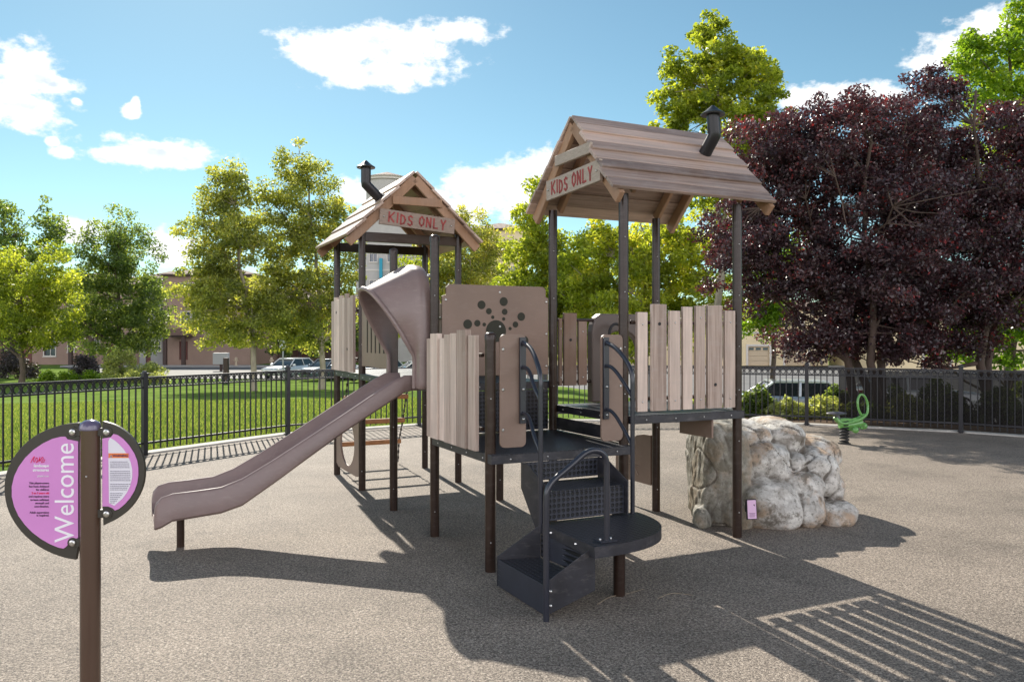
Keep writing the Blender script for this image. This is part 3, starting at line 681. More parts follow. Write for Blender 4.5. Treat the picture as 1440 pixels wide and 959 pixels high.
# slide ---------------------------------------------------------
top = [(-2.02, .33), (-2.01, .385), (-1.975, .425), (-1.90, .448), (-1.75, .455), (-1.57, .468), (-1.42, .52), (-1.20, .640), (-.95, .79), (-.70, .942), (-.45, 1.098), (-.257, 1.215), (-.16, 1.262), (-.09, 1.262), (-.035, 1.262)]
bot = [(-2.02, .20), (-2.01, .195), (-1.95, .205), (-1.905, .245), (-1.75, .257), (-1.57, .272), (-1.42, .315), (-1.20, .456), (-.95, .625), (-.70, .792), (-.45, .945), (-.257, 1.06), (-.16, 1.12), (-.09, 1.135), (-.035, 1.135)]
va, vb = 1.325, 1.875
m = MB(); vs = []; NP = None
for (u_, zt), (_, zb) in zip(top, bot):
    fl = min(zt - .02, zb + .045)
    if u_ < -1.93: fl = zb + .055
    w1 = .035
    sec = [(va, zb + .02), (va - .004, zt - .015), (va + .008, zt), (va + w1 - .010, zt), (va + w1, zt - .015), (va + w1 + .012, fl + .05), (va + w1 + .055, fl),
           (vb - w1 - .055, fl), (vb - w1 - .012, fl + .05), (vb - w1, zt - .015), (vb - w1 + .010, zt), (vb - .008, zt), (vb + .004, zt - .015), (vb, zb + .02), (vb - .025, zb), (vb - .06, fl - .02), (va + .06, fl - .02), (va + .025, zb)]
    NP = len(sec); vs += [(u_, a, b) for a, b in sec]
fs = []
for i in range(len(top) - 1):
    for j in range(NP):
        j2 = (j + 1) % NP; fs.append((i * NP + j, i * NP + j2, (i + 1) * NP + j2, (i + 1) * NP + j))
fs += [tuple(range(NP)), tuple(range((len(top) - 1) * NP, len(top) * NP))]
m.add(vs, fs); slide = m.build("slide_chute", M['plastic'], play, smooth=50)
m = MB(); m.lathe([(.028, 0), (.028, .26)], 20); m.build("foot_post", M['post'], slide, smooth=50, loc=(-1.83, 1.6, 0))
# slide hood: arch whose crown leans out over the chute
def arch_pts(w2, zb, zt, n=25, pw=2.6):
    out = []
    for k in range(n):
        t_ = k / (n - 1)
        if t_ < .22: out.append((-1, zb + (zt - zb) * .42 * t_ / .22))
        elif t_ > .78: out.append((1, zb + (zt - zb) * .42 * (1 - t_) / .22))
        else:
            a = math.pi * (1 - (t_ - .22) / .56); c_, s_ = math.cos(a), math.sin(a)
            out.append((math.copysign(abs(c_) ** (2 / pw), c_), zb + (zt - zb) * (.42 + .58 * abs(s_) ** (2 / pw))))
    return [(w2 * a, z) for a, z in out]
back = arch_pts(.475, 1.14, 2.185, pw=3.2); mid = arch_pts(.45, 1.14, 2.165, pw=3.0); front = arch_pts(.345, 1.16, 1.975, pw=2.3)
def lean(z): return -.10 - max(0, (z - 1.42)) * .60
rows = []
rows.append([(.015, 1.6 + a, z) for a, z in back]); rows.append([(-.075, 1.6 + a, z) for a, z in back]); rows.append([(-.10, 1.6 + a, z) for a, z in mid])
for f in (.33, .66, 1):
    rows.append([(-.10 * (1 - f) + lean(z2) * f, 1.6 + a1_ * (1 - f) + a2_ * f, z1_ * (1 - f) + z2 * f) for (a1_, z1_), (a2_, z2) in zip(mid, front)])
# rolled rim and inner skin
rows.append([(lean(z) - .012, 1.6 + a * .955, z - (.012 if k not in (0, 24) else 0)) for k, (a, z) in enumerate(front)])
rows.append([(lean(z) + .012, 1.6 + a * .925, z - (.022 if k not in (0, 24) else 0)) for k, (a, z) in enumerate(front)])
rows.append([(-.07, 1.6 + a * .86, z - .05 * (k not in (0, 24))) for k, (a, z) in enumerate(mid)])
rows.append([(.015, 1.6 + a * .86, z - .05 * (k not in (0, 24))) for k, (a, z) in enumerate(back)])
m = MB(); n = 25; vs = [p for r_ in rows for p in r_]
fs = [(i * n + j, i * n + j + 1, ((i + 1) % len(rows)) * n + j + 1, ((i + 1) % len(rows)) * n + j) for i in range(len(rows)) for j in range(n - 1)]
fs += [tuple(i * n for i in range(len(rows))), tuple(i * n + n - 1 for i in range(len(rows)))]
m.add(vs, fs); hood = m.build("slide_hood", M['plastic'], play, smooth=65)
sb = hood.modifiers.new("soft", 'SUBSURF'); sb.levels = 1; sb.render_levels = 2
for vv in (U + .045, 2 * U - .045):
    for z in (1.3, 2.06):
        m = MB(); m.lathe([(.016, 0), (.016, .05)], 12, 0, (0, 0, 0), Matrix.Translation((-.02, vv - .02, z)) @ Matrix.Rotation(R(-90), 4, 'X')); m.sphere((-.035, vv, z), .014, 0, 8, 5)
        m.build("clamp_bolt", M['bolt'], hood, smooth=50)

m = MB(); m.tube([(lean(z) - .004, 1.6 + a, z) for a, z in front], .019, 10); m.build("rim", M['plastic'], hood, smooth=60)
# wobbly rungs behind the left tower
m = MB()
for (z, v_) in ((.285, 4.70), (.56, 4.55), (.86, 4.42)): m.tube([(.12, v_, z), (.90, v_, z)], .030, 14)
rg = m.build("rung_ladder", M['rung'], play, smooth=50)
for uu in (.14, .88):
    m = MB(); P = [(uu, 4.31, 1.15), (uu, 4.42, .86), (uu, 4.55, .56), (uu, 4.70, .285), (uu, 4.74, .02)]
    for a, b in zip(P, P[1:]):
        a, b = Vector(a), Vector(b); n_ = int((b - a).length / .036)
        for k in range(n_):
            c_ = a + (b - a) * (k + .5) / n_; m.box(c_, (.022 if k % 2 else .006, .006 if k % 2 else .022, .04))
    m.build("chain", M['chain'], rg)

# roofs ---------------------------------------------------------
def roof(along, c0, e0, e1, half, zr, ze, mtl, sag=.0, front=0):
    """along 0: ridge runs along u, 1: along v. c0 centre across, e0..e1 extent along the ridge"""
    root = None
    def P(a, c, z): return (a, c, z) if along == 0 else (c, a, z)
    m = MB(); nb = 8; Ls = math.hypot(half, zr - ze); th = .026; rnd = random.Random(3 + along)
    for s_ in (-1, 1):
        d_ = Vector((half * s_, ze - zr)).normalized(); nrm = Vector((-d_.y * 1, d_.x)) if s_ > 0 else Vector((d_.y, -d_.x))
        if nrm.y < 0: nrm = -nrm
        for k in range(nb):
            t0 = Ls * k / nb + (.002 if k % 2 else (-.014 if k else 0)); t1 = Ls * (k + 1) / nb
            tl = lambda q: .002 + .026 * ((q % 2) + 1) / 2      # two flush boards to a tier, each tier lapping the next
            lift0 = .002 + .018 * (k % 2) / 2; lift1 = .002 + .018 * ((k % 2) + 1) / 2
            ex0 = (.0, .002, .018, .016, .034, .030, .05, .048)[k] + rnd.uniform(-.003, .003); ex1 = rnd.uniform(-.006, .008)
            def Q(tt, lift): q = Vector((0, zr)) + d_ * tt + nrm * lift; return q
            q = [Q(t0, lift0), Q(t1, lift1), Q(t1, lift1 + th), Q(t0, lift0 + th)]
            aa, bb = e0 - ex0, e1 + ex1
            vs = [P(aa, c0 + x.x, x.y) for x in q] + [P(bb, c0 + x.x, x.y) for x in q]
            m.add(vs, [(0, 1, 2, 3), (7, 6, 5, 4), (0, 4, 5, 1), (1, 5, 6, 2), (2, 6, 7, 3), (3, 7, 4, 0)])
    o = m.build("roof", mtl, play, bevel=.004)
    # rafters: doubled boards at both gables, running past the eaves
    for gx, inn in ((e0 + .035, 1), (e1 - .035, -1)):
        m = MB()
        for s_ in (-1, 1):
            a = (0, zr - .055); k = 1.0
            b = (half * s_ * k, ze - .055)
            m.beam(P(gx, c0 + .0, a[1]), P(gx, c0 + b[0] * .985, b[1] + .012), .042, .095, 0, (0, 0, 1))
        m.build("rafter", M['timber'], o, bevel=.006)
    for gx in (e0 + .22, e1 - .25):
        m = MB()
        for s_ in (-1, 1): m.beam(P(gx, c0 + .03 * s_, zr - .075), P(gx, c0 + half * s_ * .86, ze + .045), .036, .08, 0, (0, 0, 1))
        m.build("rafter", M['timber'], o, bevel=.006)
    return o, P
roofR, PR = roof(0, U / 2, .93, 2.405, .655, 3.285, 2.61, M['roof_x'])
roofL, PL = roof(1, U / 2, 3.06, 4.42, .72, 3.29, 2.575, M['roof_y'])
# gable boards + signs
def gable(P, g, flip, c, roofobj, tilt):
    o_ = -1
    m = MB(); a = P(g - .012, c - .27, 2.985); b = P(g - .012, c + .27, 2.985 + (.0))
    m.beam(a, b, .03, .085, 0); m.build("gable_board", M['signboard'] if flip else M['timber'], roofobj, bevel=.005)
    m = MB(); a = P(g - .014, c - .41, 2.78 - tilt); b = P(g - .014, c + .41, 2.78 + tilt)
    m.beam(a, b, .026, .16, 0); 
    for s_ in (-.37, .37): m.sphere(P(g - .03, c + s_, 2.78 + tilt * s_ / .41), .009, 1, 8, 4)
    return m.build("sign_board", [M['signboard'] if flip else M['signboard_brown'], M['bolt']], roofobj, bevel=.004)
# right: gable faces -u.   text x runs along -v
sR = gable(PR, .93, 1, U / 2 - .06, roofR, -.012)
sL = gable(PL, 3.06, 0, U / 2 + .015, roofL, -.03)
# rough hand-cut lettering built stroke by stroke
GL = {'K': [((0, 0), (0, 1)), ((.62, 1), (.05, .45)), ((.12, .52), (.62, 0))], 'I': [((.1, 0), (.1, 1))], 'D': [((0, 0), (0, 1)), ((0, 1), (.4, .85)), ((.4, .85), (.56, .5)), ((.56, .5), (.4, .12)), ((.4, .12), (0, 0))],
      'S': [((.52, .86), (.3, 1)), ((.3, 1), (.06, .85)), ((.06, .85), (.12, .58)), ((.12, .58), (.48, .40)), ((.48, .40), (.5, .14)), ((.5, .14), (.26, 0)), ((.26, 0), (0, .14))],
      'O': [((.3, 1), (.05, .75)), ((.05, .75), (.03, .3)), ((.03, .3), (.28, 0)), ((.28, 0), (.55, .25)), ((.55, .25), (.58, .72)), ((.58, .72), (.3, 1))],
      'N': [((0, 0), (0, 1)), ((0, 1), (.52, 0)), ((.52, 0), (.52, 1))], 'L': [((0, 1), (0, 0)), ((0, 0), (.5, .02))], 'Y': [((0, 1), (.28, .5)), ((.58, 1), (.28, .5)), ((.28, .5), (.26, 0))]}
def letters(parent, mtx):
    m = MB(); x = 0; h = .098; rnd = random.Random(2)
    for ch in "KIDS ONLY":
        if ch == ' ': x += .045; continue
        j = rnd.uniform(-.006, .006); k = .085
        for (a, b) in GL[ch]:
            p = Vector((x + a[0] * k, 0, j + a[1] * h)); q = Vector((x + b[0] * k, 0, j + b[1] * h)); d_ = (q - p).normalized() * .005
            m.beam(p - d_, q + d_, .003, .0165, 0, (0, 0, 1) if abs(d_.z) < abs(d_.x) else (1, 0, 0))
        x += {'I': .045, 'K': .082, 'D': .078, 'S': .078}.get(ch, .080)
    wd = x - .02
    o = m.build("lettering", M['redpaint'], parent); o.data.transform(mtx @ Matrix.Translation((-wd / 2, 0, -h / 2))); return o
letters(sL, Matrix.Translation((U / 2 + .015, 3.06 - .0305, 2.78)) @ Matrix.Rotation(-math.atan2(-.06, .82) * -1, 4, 'Y') @ Matrix.Rotation(0, 4, 'Y') if False else Matrix.Translation((U / 2 + .015, 3.06 - .0290, 2.78)) @ Matrix.Rotation(math.atan2(.06, .82), 4, 'Y'))
letters(sR, Matrix.Translation((.93 - .0290, U / 2 - .06, 2.78)) @ Matrix.Rotation(R(-90), 4, 'Z') @ Matrix.Rotation(-math.atan2(.024, .82), 4, 'Y'))
# cross beam under the left roof
m = MB(); m.box2((-.02, 3 * U - .02, 2.56), (U + .02, 3 * U + .02, 2.66)); m.box2((-.02, 4 * U - .02, 2.56), (U + .02, 4 * U + .02, 2.66)); m.build("cross_beam", M['post'], roofL, bevel=.004)
# stove pipes
def pipe(parent, b, e, t_, r=.052):
    m = MB(); b, e, t_ = Vector(b), Vector(e), Vector(t_)
    m.tube([b, e - (e - b) * .18, e, e + (t_ - e) * .12, t_], [r] * 5, 20)
    m.tube([b - (e - b) * .06, b + (e - b) * .06], r * 1.35, 20)
    m.build("chimney", M['chimney'], parent, smooth=35)
    ch = C.objects[-1] if False else [o for o in parent.children if o.name.startswith("chimney")][-1]
    m = MB(); m.lathe([(.094, -.012), (.097, .0), (.055, .028), (.010, .068)], 28, 0, tuple(t_)); m.build("chimney_cap", M['chimney'], ch, smooth=40)
pipe(roofR, (2.035, .285, 3.045), (2.05, .17, 3.19), (2.035, .17, 3.36))
pipe(roofL, (.22, 3.30, 3.03), (.06, 3.27, 3.165), (.06, 3.27, 3.345))

# ------------------------------------------------------------------ climbing boulder
def boulder():
    m = MB()
    def blob(c, r, n=3, seed=0, pw=3.0, rz=0):
        bm = bmesh.new(); bmesh.ops.create_icosphere(bm, subdivisions=n, radius=1)
        vs = []; rm = Matrix.Rotation(rz, 3, 'Z')
        for v in bm.verts:
            p = v.co; k = (abs(p.x) ** pw + abs(p.y) ** pw + abs(p.z) ** pw) ** (1 / pw); p = p / k
            nz = 1 + .16 * noise.noise(p * 1.3 + Vector((seed * 7.3, seed, 0)))
            q = rm @ Vector((p.x * r[0] * nz, p.y * r[1] * nz, p.z * r[2] * nz)); vs.append(q + Vector(c))
        m.add(vs, [[v.index for v in f.verts] for f in bm.faces]); bm.free()
    def W(px, py, Y, z=None): return ((px - 720) / 1130 * Y, Y, 1.564 - (py - 475.7) / 1130 * Y)
    B = []
    for (a, b, c, d, Yf, ry, pw, rz) in ((1040, 1128, 676, 752, 6.50, .36, 2.6, .15), (1119, 1163, 690, 745, 6.58, .17, 2.3, 0), (1150, 1205, 709, 746, 6.66, .22, 2.4, .2), (1086, 1156, 664, 724, 6.68, .26, 3.0, .1),
            (1040, 1115, 626, 684, 6.72, .30, 3.2, -.15), (1127, 1176, 634, 700, 6.82, .26, 2.8, .1), (1106, 1136, 637, 672, 6.84, .2, 2.6, 0), (1156, 1185, 660, 724, 6.88, .28, 2.6, 0),
            (1005, 1078, 593, 650, 6.88, .42, 3.0, .1), (1062, 1130, 592, 644, 7.0, .42, 2.8, 0), (1118, 1180, 616, 664, 7.12, .34, 2.6, .1), (984, 1056, 600, 752, 6.66, .50, 4.0, -.06),
            (1000, 1170, 640, 760, 6.98, .36, 3.2, 0), (978, 1002, 715, 752, 6.60, .16, 2.4, 0), (1020, 1060, 700, 756, 6.56, .18, 2.4, .1)):
        Ym = Yf + ry * .5; B.append((((a + b - 1440) / 2 / 1130 * Ym, Yf + ry, 1.564 - ((c + d) / 2 - 475.7) / 1130 * Ym), ((b - a) / 2 / 1130 * Ym * 1.06, ry, (d - c) / 2 / 1130 * Ym * 1.06), pw, rz))
    for i, (c, r, pw, rz) in enumerate(B): blob(c, r, 3, i, pw, rz)
    o = m.build("boulder_src", M['black']); rm = o.modifiers.new("r", 'REMESH'); rm.mode = 'VOXEL'; rm.voxel_size = .0125
    dg = bpy.context.evaluated_depsgraph_get(); dg.update(); me = bpy.data.meshes.new_from_object(o.evaluated_get(dg)); bpy.data.objects.remove(o)
    bm = bmesh.new(); bm.from_mesh(me)
    bmesh.ops.smooth_vert(bm, verts=bm.verts[:], factor=.5, use_axis_x=True, use_axis_y=True, use_axis_z=True)
    bm.normal_update()
    for v in bm.verts:
        p = v.co; left = max(0, min(1, (1.98 - p.x) / .2))
        d = .016 * noise.fractal(p * 4.6, 1.0, 2.1, 5) + .006 * (noise.voronoi(p * 9)[0][0] - .3)
        crk = abs(noise.noise(p * 2.2 + Vector((4, 2, 1)))); d -= .018 * max(0, 1 - crk / .03)
        # deep upright folds on the left face
        d += left * .012 * noise.noise(Vector((p.x * 16 + p.y * 14, p.z * 2.2, 3))) + left * .010 * noise.noise(Vector((p.x * 40 + p.y * 36, p.z * 9, 3)))
        v.co = p + v.normal * d
        if v.co.z < -.03: v.co.z = -.03
    bm.to_mesh(me); bm.free(); me.shade_smooth()
    mt = bpy.data.materials.new("sculpted_rock"); mt.use_nodes = True; t = mt.node_tree; b = t.nodes["Principled BSDF"]
    tc = N(t, "ShaderNodeTexCoord")
    def ns(s, d, r=.6, loc=(0, 0, 0)):
        mp = N(t, "ShaderNodeMapping"); mp.inputs["Location"].default_value = loc; t.links.new(tc.outputs["Object"], mp.inputs[0])
        n = N(t, "ShaderNodeTexNoise"); n.inputs["Scale"].default_value = s; n.inputs["Detail"].default_value = d; n.inputs["Roughness"].default_value = r; t.links.new(mp.outputs[0], n.inputs["Vector"]); return n.outputs["Fac"]
    def mixc(f, a, bb):
        mx = N(t, "ShaderNodeMix", data_type='RGBA'); t.links.new(f, mx.inputs[0])
        for i, q in ((6, a), (7, bb)):
            if isinstance(q, tuple): mx.inputs[i].default_value = (*q, 1)
            else: t.links.new(q, mx.inputs[i])
        return mx.outputs[2]
    def rng(f, a, bb, lo=0, hi=1):
        r = N(t, "ShaderNodeMapRange"); r.inputs["From Min"].default_value = a; r.inputs["From Max"].default_value = bb; r.inputs["To Min"].default_value = lo; r.inputs["To Max"].default_value = hi; t.links.new(f, r.inputs["Value"]); return r.outputs[0]
    c = mixc(rng(ns(7, 8, .7), .38, .60), (.36, .33, .29), (.72, .69, .63))
    c = mixc(rng(ns(3.2, 5, .6, (3, 1, 2)), .50, .60, 0, .8), c, (.46, .31, .19))
    c = mixc(rng(ns(5.5, 7, .7, (7, 5, 2)), .55, .62, 0, .75), c, (.12, .095, .065))
    c = mixc(rng(ns(34, 6, .7, (1, 5, 9)), .54, .64, 0, .65), c, (.12, .11, .08))
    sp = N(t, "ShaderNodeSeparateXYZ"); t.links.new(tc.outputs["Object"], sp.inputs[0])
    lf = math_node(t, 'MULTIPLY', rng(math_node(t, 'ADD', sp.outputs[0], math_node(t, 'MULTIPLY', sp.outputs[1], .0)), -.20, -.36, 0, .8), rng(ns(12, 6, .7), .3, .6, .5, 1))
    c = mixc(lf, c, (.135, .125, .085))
    g = N(t, "ShaderNodeNewGeometry"); c2 = mixc(rng(g.outputs["Pointiness"], .455, .50, .85, 0), c, (.10, .08, .06))  # crease darkening painted into the rock colour, following its geometry
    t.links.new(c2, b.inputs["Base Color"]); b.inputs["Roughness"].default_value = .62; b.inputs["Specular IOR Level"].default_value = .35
    bp = N(t, "ShaderNodeBump"); bp.inputs["Strength"].default_value = .7; bp.inputs["Distance"].default_value = .02
    t.links.new(math_node(t, 'ADD', ns(24, 8, .7), math_node(t, 'MULTIPLY', ns(90, 5, .7), .4)), bp.inputs["Height"]); t.links.new(bp.outputs[0], b.inputs["Normal"])
    me.materials.clear(); me.materials.append(mt)
    for v in me.vertices: pass
    me.transform(Matrix.Translation((-2.3, -7.0, 0)))
    e = empty("climbing_boulder", (2.3, 7.0, 0), 0, "pale sculpted climbing boulder with ochre stains beside the right tower", "boulder")
    ob = bpy.data.objects.new("rock", me); C.objects.link(ob); ob.parent = e
    # small notice fixed to the rock
    Y = 6.40; xx = (1057 - 720) / 1130 * Y - 2.3; zz = 1.564 - (716 - 475.7) / 1130 * Y
    m = MB(); m.prism(rrect(-.043, -.08, .043, .08, .006), .012, 0, Matrix.Translation((xx, Y - 7.0, zz)) @ Matrix.Rotation(R(8), 4, 'Z') @ Matrix.Rotation(R(-6), 4, 'X'))
    m.box((xx, Y - 7 + .05, zz), (.05, .10, .08), 0)
    pl = m.build("notice_plate", M['black'], e, bevel=.002)
    T = Matrix.Translation((xx, Y - 7.0 - .0012, zz)) @ Matrix.Rotation(R(8), 4, 'Z') @ Matrix.Rotation(R(-6), 4, 'X')
    m = MB(); m.prism(rrect(-.036, -.073, .036, .073, .004), .003, 0, T @ Matrix.Translation((0, -.0045, 0)))
    for k in range(4): m.box((0, -.0052, -.03 - k * .009), (.05 - .008 * (k % 2), .001, .003), 1, T)
    m.build("notice_face", [mat("pale_pink_notice", (.66, .42, .60), .4), M['text_dark']], pl)
boulder()

# ------------------------------------------------------------------ welcome sign
def welcome():
    Y = 3.2; X = (127 - 720) / 1130 * Y
    e = empty("welcome_sign", (X, Y, 0), R(0), "brown post with two pink half-round panels reading Welcome, at the front left", "sign")
    m = MB(); m.lathe([(.038, 0), (.038, 1.205)], 28, 0); m.lathe([(.041, 1.20), (.041, 1.214), (.036, 1.228), (.020, 1.238), (.004, 1.241)], 28, 1); m.sphere((.004, -.038, 1.02), .004, 2, 8, 4)
    m.build("post", [mat("bronze_post_coat", (.075, .042, .027), .25, .5, coat=.5, var=.1, vscale=2), mat("violet_grey_cap", (.11, .09, .15), .2, .5, coat=.5), M['bolt']], e, smooth=45)
    k = Y / 1130
    def L(px, py): return ((px - 127) * k, 1.564 - (py - 475.7) * k)
    # outlines traced from the sign's own shape, in metres
    def smooth2(P, it=2):
        return [(q.x, q.z) for q in smooth_path([(x, 0, z) for x, z in P], it)]
    left = [L(112, 594)] + smooth2([L(109, 594), L(85, 597), L(52, 610), L(26, 633), L(10, 662), L(7, 692), L(14, 722), L(34, 751), L(62, 772), L(90, 783), L(108, 786)], 2) + [L(108, 786), L(112, 765), L(113.5, 740), L(113.5, 615)]
    right = [L(145, 592)] + smooth2([L(147, 592), L(165, 597), L(186, 612), L(201, 636), L(205.5, 660), L(202, 686), L(188, 711), L(168, 728), L(147, 738)], 2) + [L(147, 738), L(146, 722), L(145, 705)]
    def inset(P, d, cx, cz): 
        n = len(P); out = []
        for i in range(n):
            a, b = Vector(P[i - 1]), Vector(P[(i + 1) % n]); t_ = (b - a).normalized(); nn = Vector((t_.y, -t_.x)); c_ = Vector((cx, cz)) - Vector(P[i])
            if nn.dot(c_) < 0: nn = -nn
            q = Vector(P[i]) + nn * d; out.append((q.x, q.y))
        return out
    for nm, P, side in (("large_panel", left, -1), ("small_panel", right, 1)):
        m = MB(); m.prism(P, .018, 0, Matrix.Translation((0, -.009, 0)))
        zs = (L(0, 607)[1], L(0, 762)[1] if side < 0 else L(0, 721.5)[1]); xe = L(104.5, 0)[0] if side < 0 else L(152, 0)[0]
        for z in zs:
            m.lathe([(.0215, -.013), (.0215, .013)], 18, 0, (0, 0, 0), Matrix.Translation((xe, 0, z)) @ Matrix.Rotation(R(90), 4, 'X'))
            m.box2((xe, -.0125, z - .016), (side * .03, .0125, z + .016), 0)
            m.lathe([(.0135, 0), (.0125, .005), (.006, .007)], 18, 1, (0, 0, 0), Matrix.Translation((xe, -.0128, z)) @ Matrix.Rotation(R(90), 4, 'X'))
        fr = m.build(nm, [mat("dark_panel_frame", (.035, .030, .022), .45), M['bolt']], e, bevel=.002)
        m = MB(); 
        if side < 0:
            Q = [L(112, 620)] + smooth2([L(97, 617), L(93, 612), L(70, 618), L(43, 636), L(24, 662), L(17.5, 690), L(24, 718), L(42, 743), L(66, 761), L(90, 771), L(96, 767), L(100, 760)], 1) + [L(112, 755)]
        else:
            Q = [L(146, 616)] + smooth2([L(158, 614), L(163, 608), L(180, 620), L(194, 642), L(197, 662), L(194, 684), L(182, 704), L(165, 718), L(160, 713), L(154, 711)], 1) + [L(146, 711)]
        m.prism(Q, .002, 0, Matrix.Translation((0, -.0118, 0))); m.build("pink_face", M['pink'], fr)
        RX = Matrix.Rotation(R(90), 4, 'X')
        if side < 0:
            x, z = L(94.5, 691.5); text_mesh("welcome_lettering", "Welcome", .099, M['white_print'], fr, Matrix.Translation((x, -.0128, z)) @ RX @ Matrix.Rotation(R(90), 4, 'Z') @ Matrix.Diagonal((1.02, 1.12, 1, 1)), .0006, space=.98)
            rows = [("landscape", 654.0, .0155, 'white_print', .0004), ("structures", 660, .0155, 'white_print', .0004), ("playlsi.com", 668.4, .0105, 'white_print', 0),
                    ("This playstructure", 678.4, .0108, 'text_dark', .0002), ("has been designed", 683, .0108, 'text_dark', .0002), ("for children", 687.6, .0108, 'text_dark', .0002), ("2 to 5 years old", 692.4, .0108, 'text_red', .0002),
                    ("and requires users", 697, .0108, 'text_dark', .0002), ("to have sufficient", 701.8, .0108, 'text_dark', .0002), ("strength and", 706.4, .0108, 'text_dark', .0002), ("coordination.", 711, .0108, 'text_dark', .0002),
                    ("Adult supervision", 719.5, .0108, 'text_dark', .0002), ("is required.", 723.5, .0108, 'text_dark', .0002)]
            for s_, py, sz, mt, bd in rows:
                x, z = L(71.5, py); text_mesh("lettering", s_, sz, M[mt], fr, Matrix.Translation((x, -.0128, z)) @ RX, .0006, 'RIGHT', bd)
            m = MB()
            P = [L(46, 650), L(49, 643), L(52, 640), L(49, 646), L(51, 650), L(54, 641), L(56, 646), L(53, 650), L(57, 648), L(59, 640), L(58, 650), L(62, 641), L(64, 644), L(60, 650), L(65, 649), L(64.5, 645), L(66, 646)]
            m.tube([(q.x, -.0135, q.z) for q in smooth_path([(x, 0, z) for x, z in P], 2)], .0011, 5); m.build("red_scrawl", M['text_red'], fr)
        else:
            m = MB(); Q = [L(154.5, 620)] + smooth2([L(157, 615), L(166, 620), L(179, 634), L(188, 654), L(188, 676), L(178, 697), L(163, 710)], 1) + [L(155.5, 706)]
            m.prism(Q, .0014, 0, Matrix.Translation((0, -.0130, 0)))
            m.box2((L(155, 0)[0], -.0142, L(0, 643)[1]), (L(183, 0)[0], -.0136, L(0, 636.5)[1]), 1)
            m.build("warning_label", [mat("warning_label_white", (.70, .68, .74), .5), M['orange_print']], fr)
            x, z = L(171.5, 640); text_mesh("warning_lettering", "WARNING", .0125, M['text_dark'], fr, Matrix.Translation((x, -.0145, z)) @ RX, .0005, 'CENTER', .0004)
            m = MB(); a = L(157, 642.3); b = L(160.6, 642.3); c = L(158.8, 638.2); m.prism([a, b, c], .0006, 0, Matrix.Translation((0, -.0148, 0)))
            rnd = random.Random(1); y = 648
            while y < 706:
                x1 = 183 + 3 * math.sin((y - 646) / 60 * 3.1) - max(0, y - 680) * .72
                if round((y - 648) / 2.6) in (4, 11, 16): y += 2.6; continue
                x = 157.5
                while x < x1 - 1:
                    wd = rnd.uniform(1.2, 3.4); a = L(x, y); b = L(min(x1, x + wd), y + 1.0); m.box2((a[0], -.0146, b[1]), (b[0], -.0142, a[1])); x += wd + .7
                y += 2.6
            m.build("fine_print", mat("grey_print", (.26, .24, .30), .6), fr)
welcome()

# ------------------------------------------------------------------ spring rider
def rider():
    X, Y = 4.93, 11.92; k = Y / 1130
    e = empty("spring_rider", (X, Y, 0), 0, "green spring rider with a round hoop handle, on a black coil spring by the fence", "spring rider")
    m = MB(); n = 7 * 16; P = [(.058 * math.cos(2 * math.pi * i / 16), .058 * math.sin(2 * math.pi * i / 16), .02 + .32 * i / n) for i in range(n + 1)]
    m.tube(P, .014, 8); m.lathe([(.09, 0), (.09, .012)], 20); m.build("coil_spring", M['black'], e, smooth=60)
    def L(px, py, dy=0): return ((px - 1187) * k, dy, 1.564 - (py - 475.7) * k)
    m = MB()
    for dy in (-.06, .06):
        m.tube(smooth_path([L(1174, 587, dy * .6), L(1181, 596, dy), L(1196, 593, dy), L(1208, 589, dy), L(1217, 583, dy * .4)], 2), .022, 10)
    m.tube(smooth_path([L(1180, 597), L(1195, 598), L(1212, 594)], 1), .06, 12)
    m.prism([L(1178, 589)[::2], L(1190, 588)[::2], L(1210, 590)[::2], L(1207, 600)[::2], L(1196, 606)[::2], L(1182, 600)[::2]], .09, 0, Matrix.Translation((0, -.045, 0)))
    for dy in (-.13, .13): m.tube([L(1206, 598, 0), L(1207, 601, dy)], .020, 10)
    m.build("body", M['green'], e, smooth=50, bevel=.006)
    for (px, py, dy) in ((1197, 603, -.14), (1219, 600, .10)):
        m = MB(); m.sphere(L(px, py, dy), .048, 0, 16, 10, (1, 1, 1.05)); m.tube([L(px, py, dy), L((px + 1206) / 2, 600, 0)], .022, 8); m.build("foot_rest", M['green'], e, smooth=60)
    m = MB(); cx, _, cz = L(1213, 570); P = []
    for i in range(32):
        a = 2 * math.pi * i / 32; P.append((cx + .095 * math.cos(a) + .02 * math.sin(a) * -1, .05 * math.cos(a), cz + .16 * math.sin(a)))
    m.tube(P, .0175, 10, closed=True); m.build("hoop_handle", M['green'], e, smooth=60)
    m = MB(); m.sphere(L(1176, 581), .15, 0, 20, 8, (1.0, .75, .16)); m.tube([L(1176, 582), L(1180, 592)], .03, 10); m.build("seat", mat("grey_seat", (.10, .10, .12), .35), e, smooth=60)
rider()
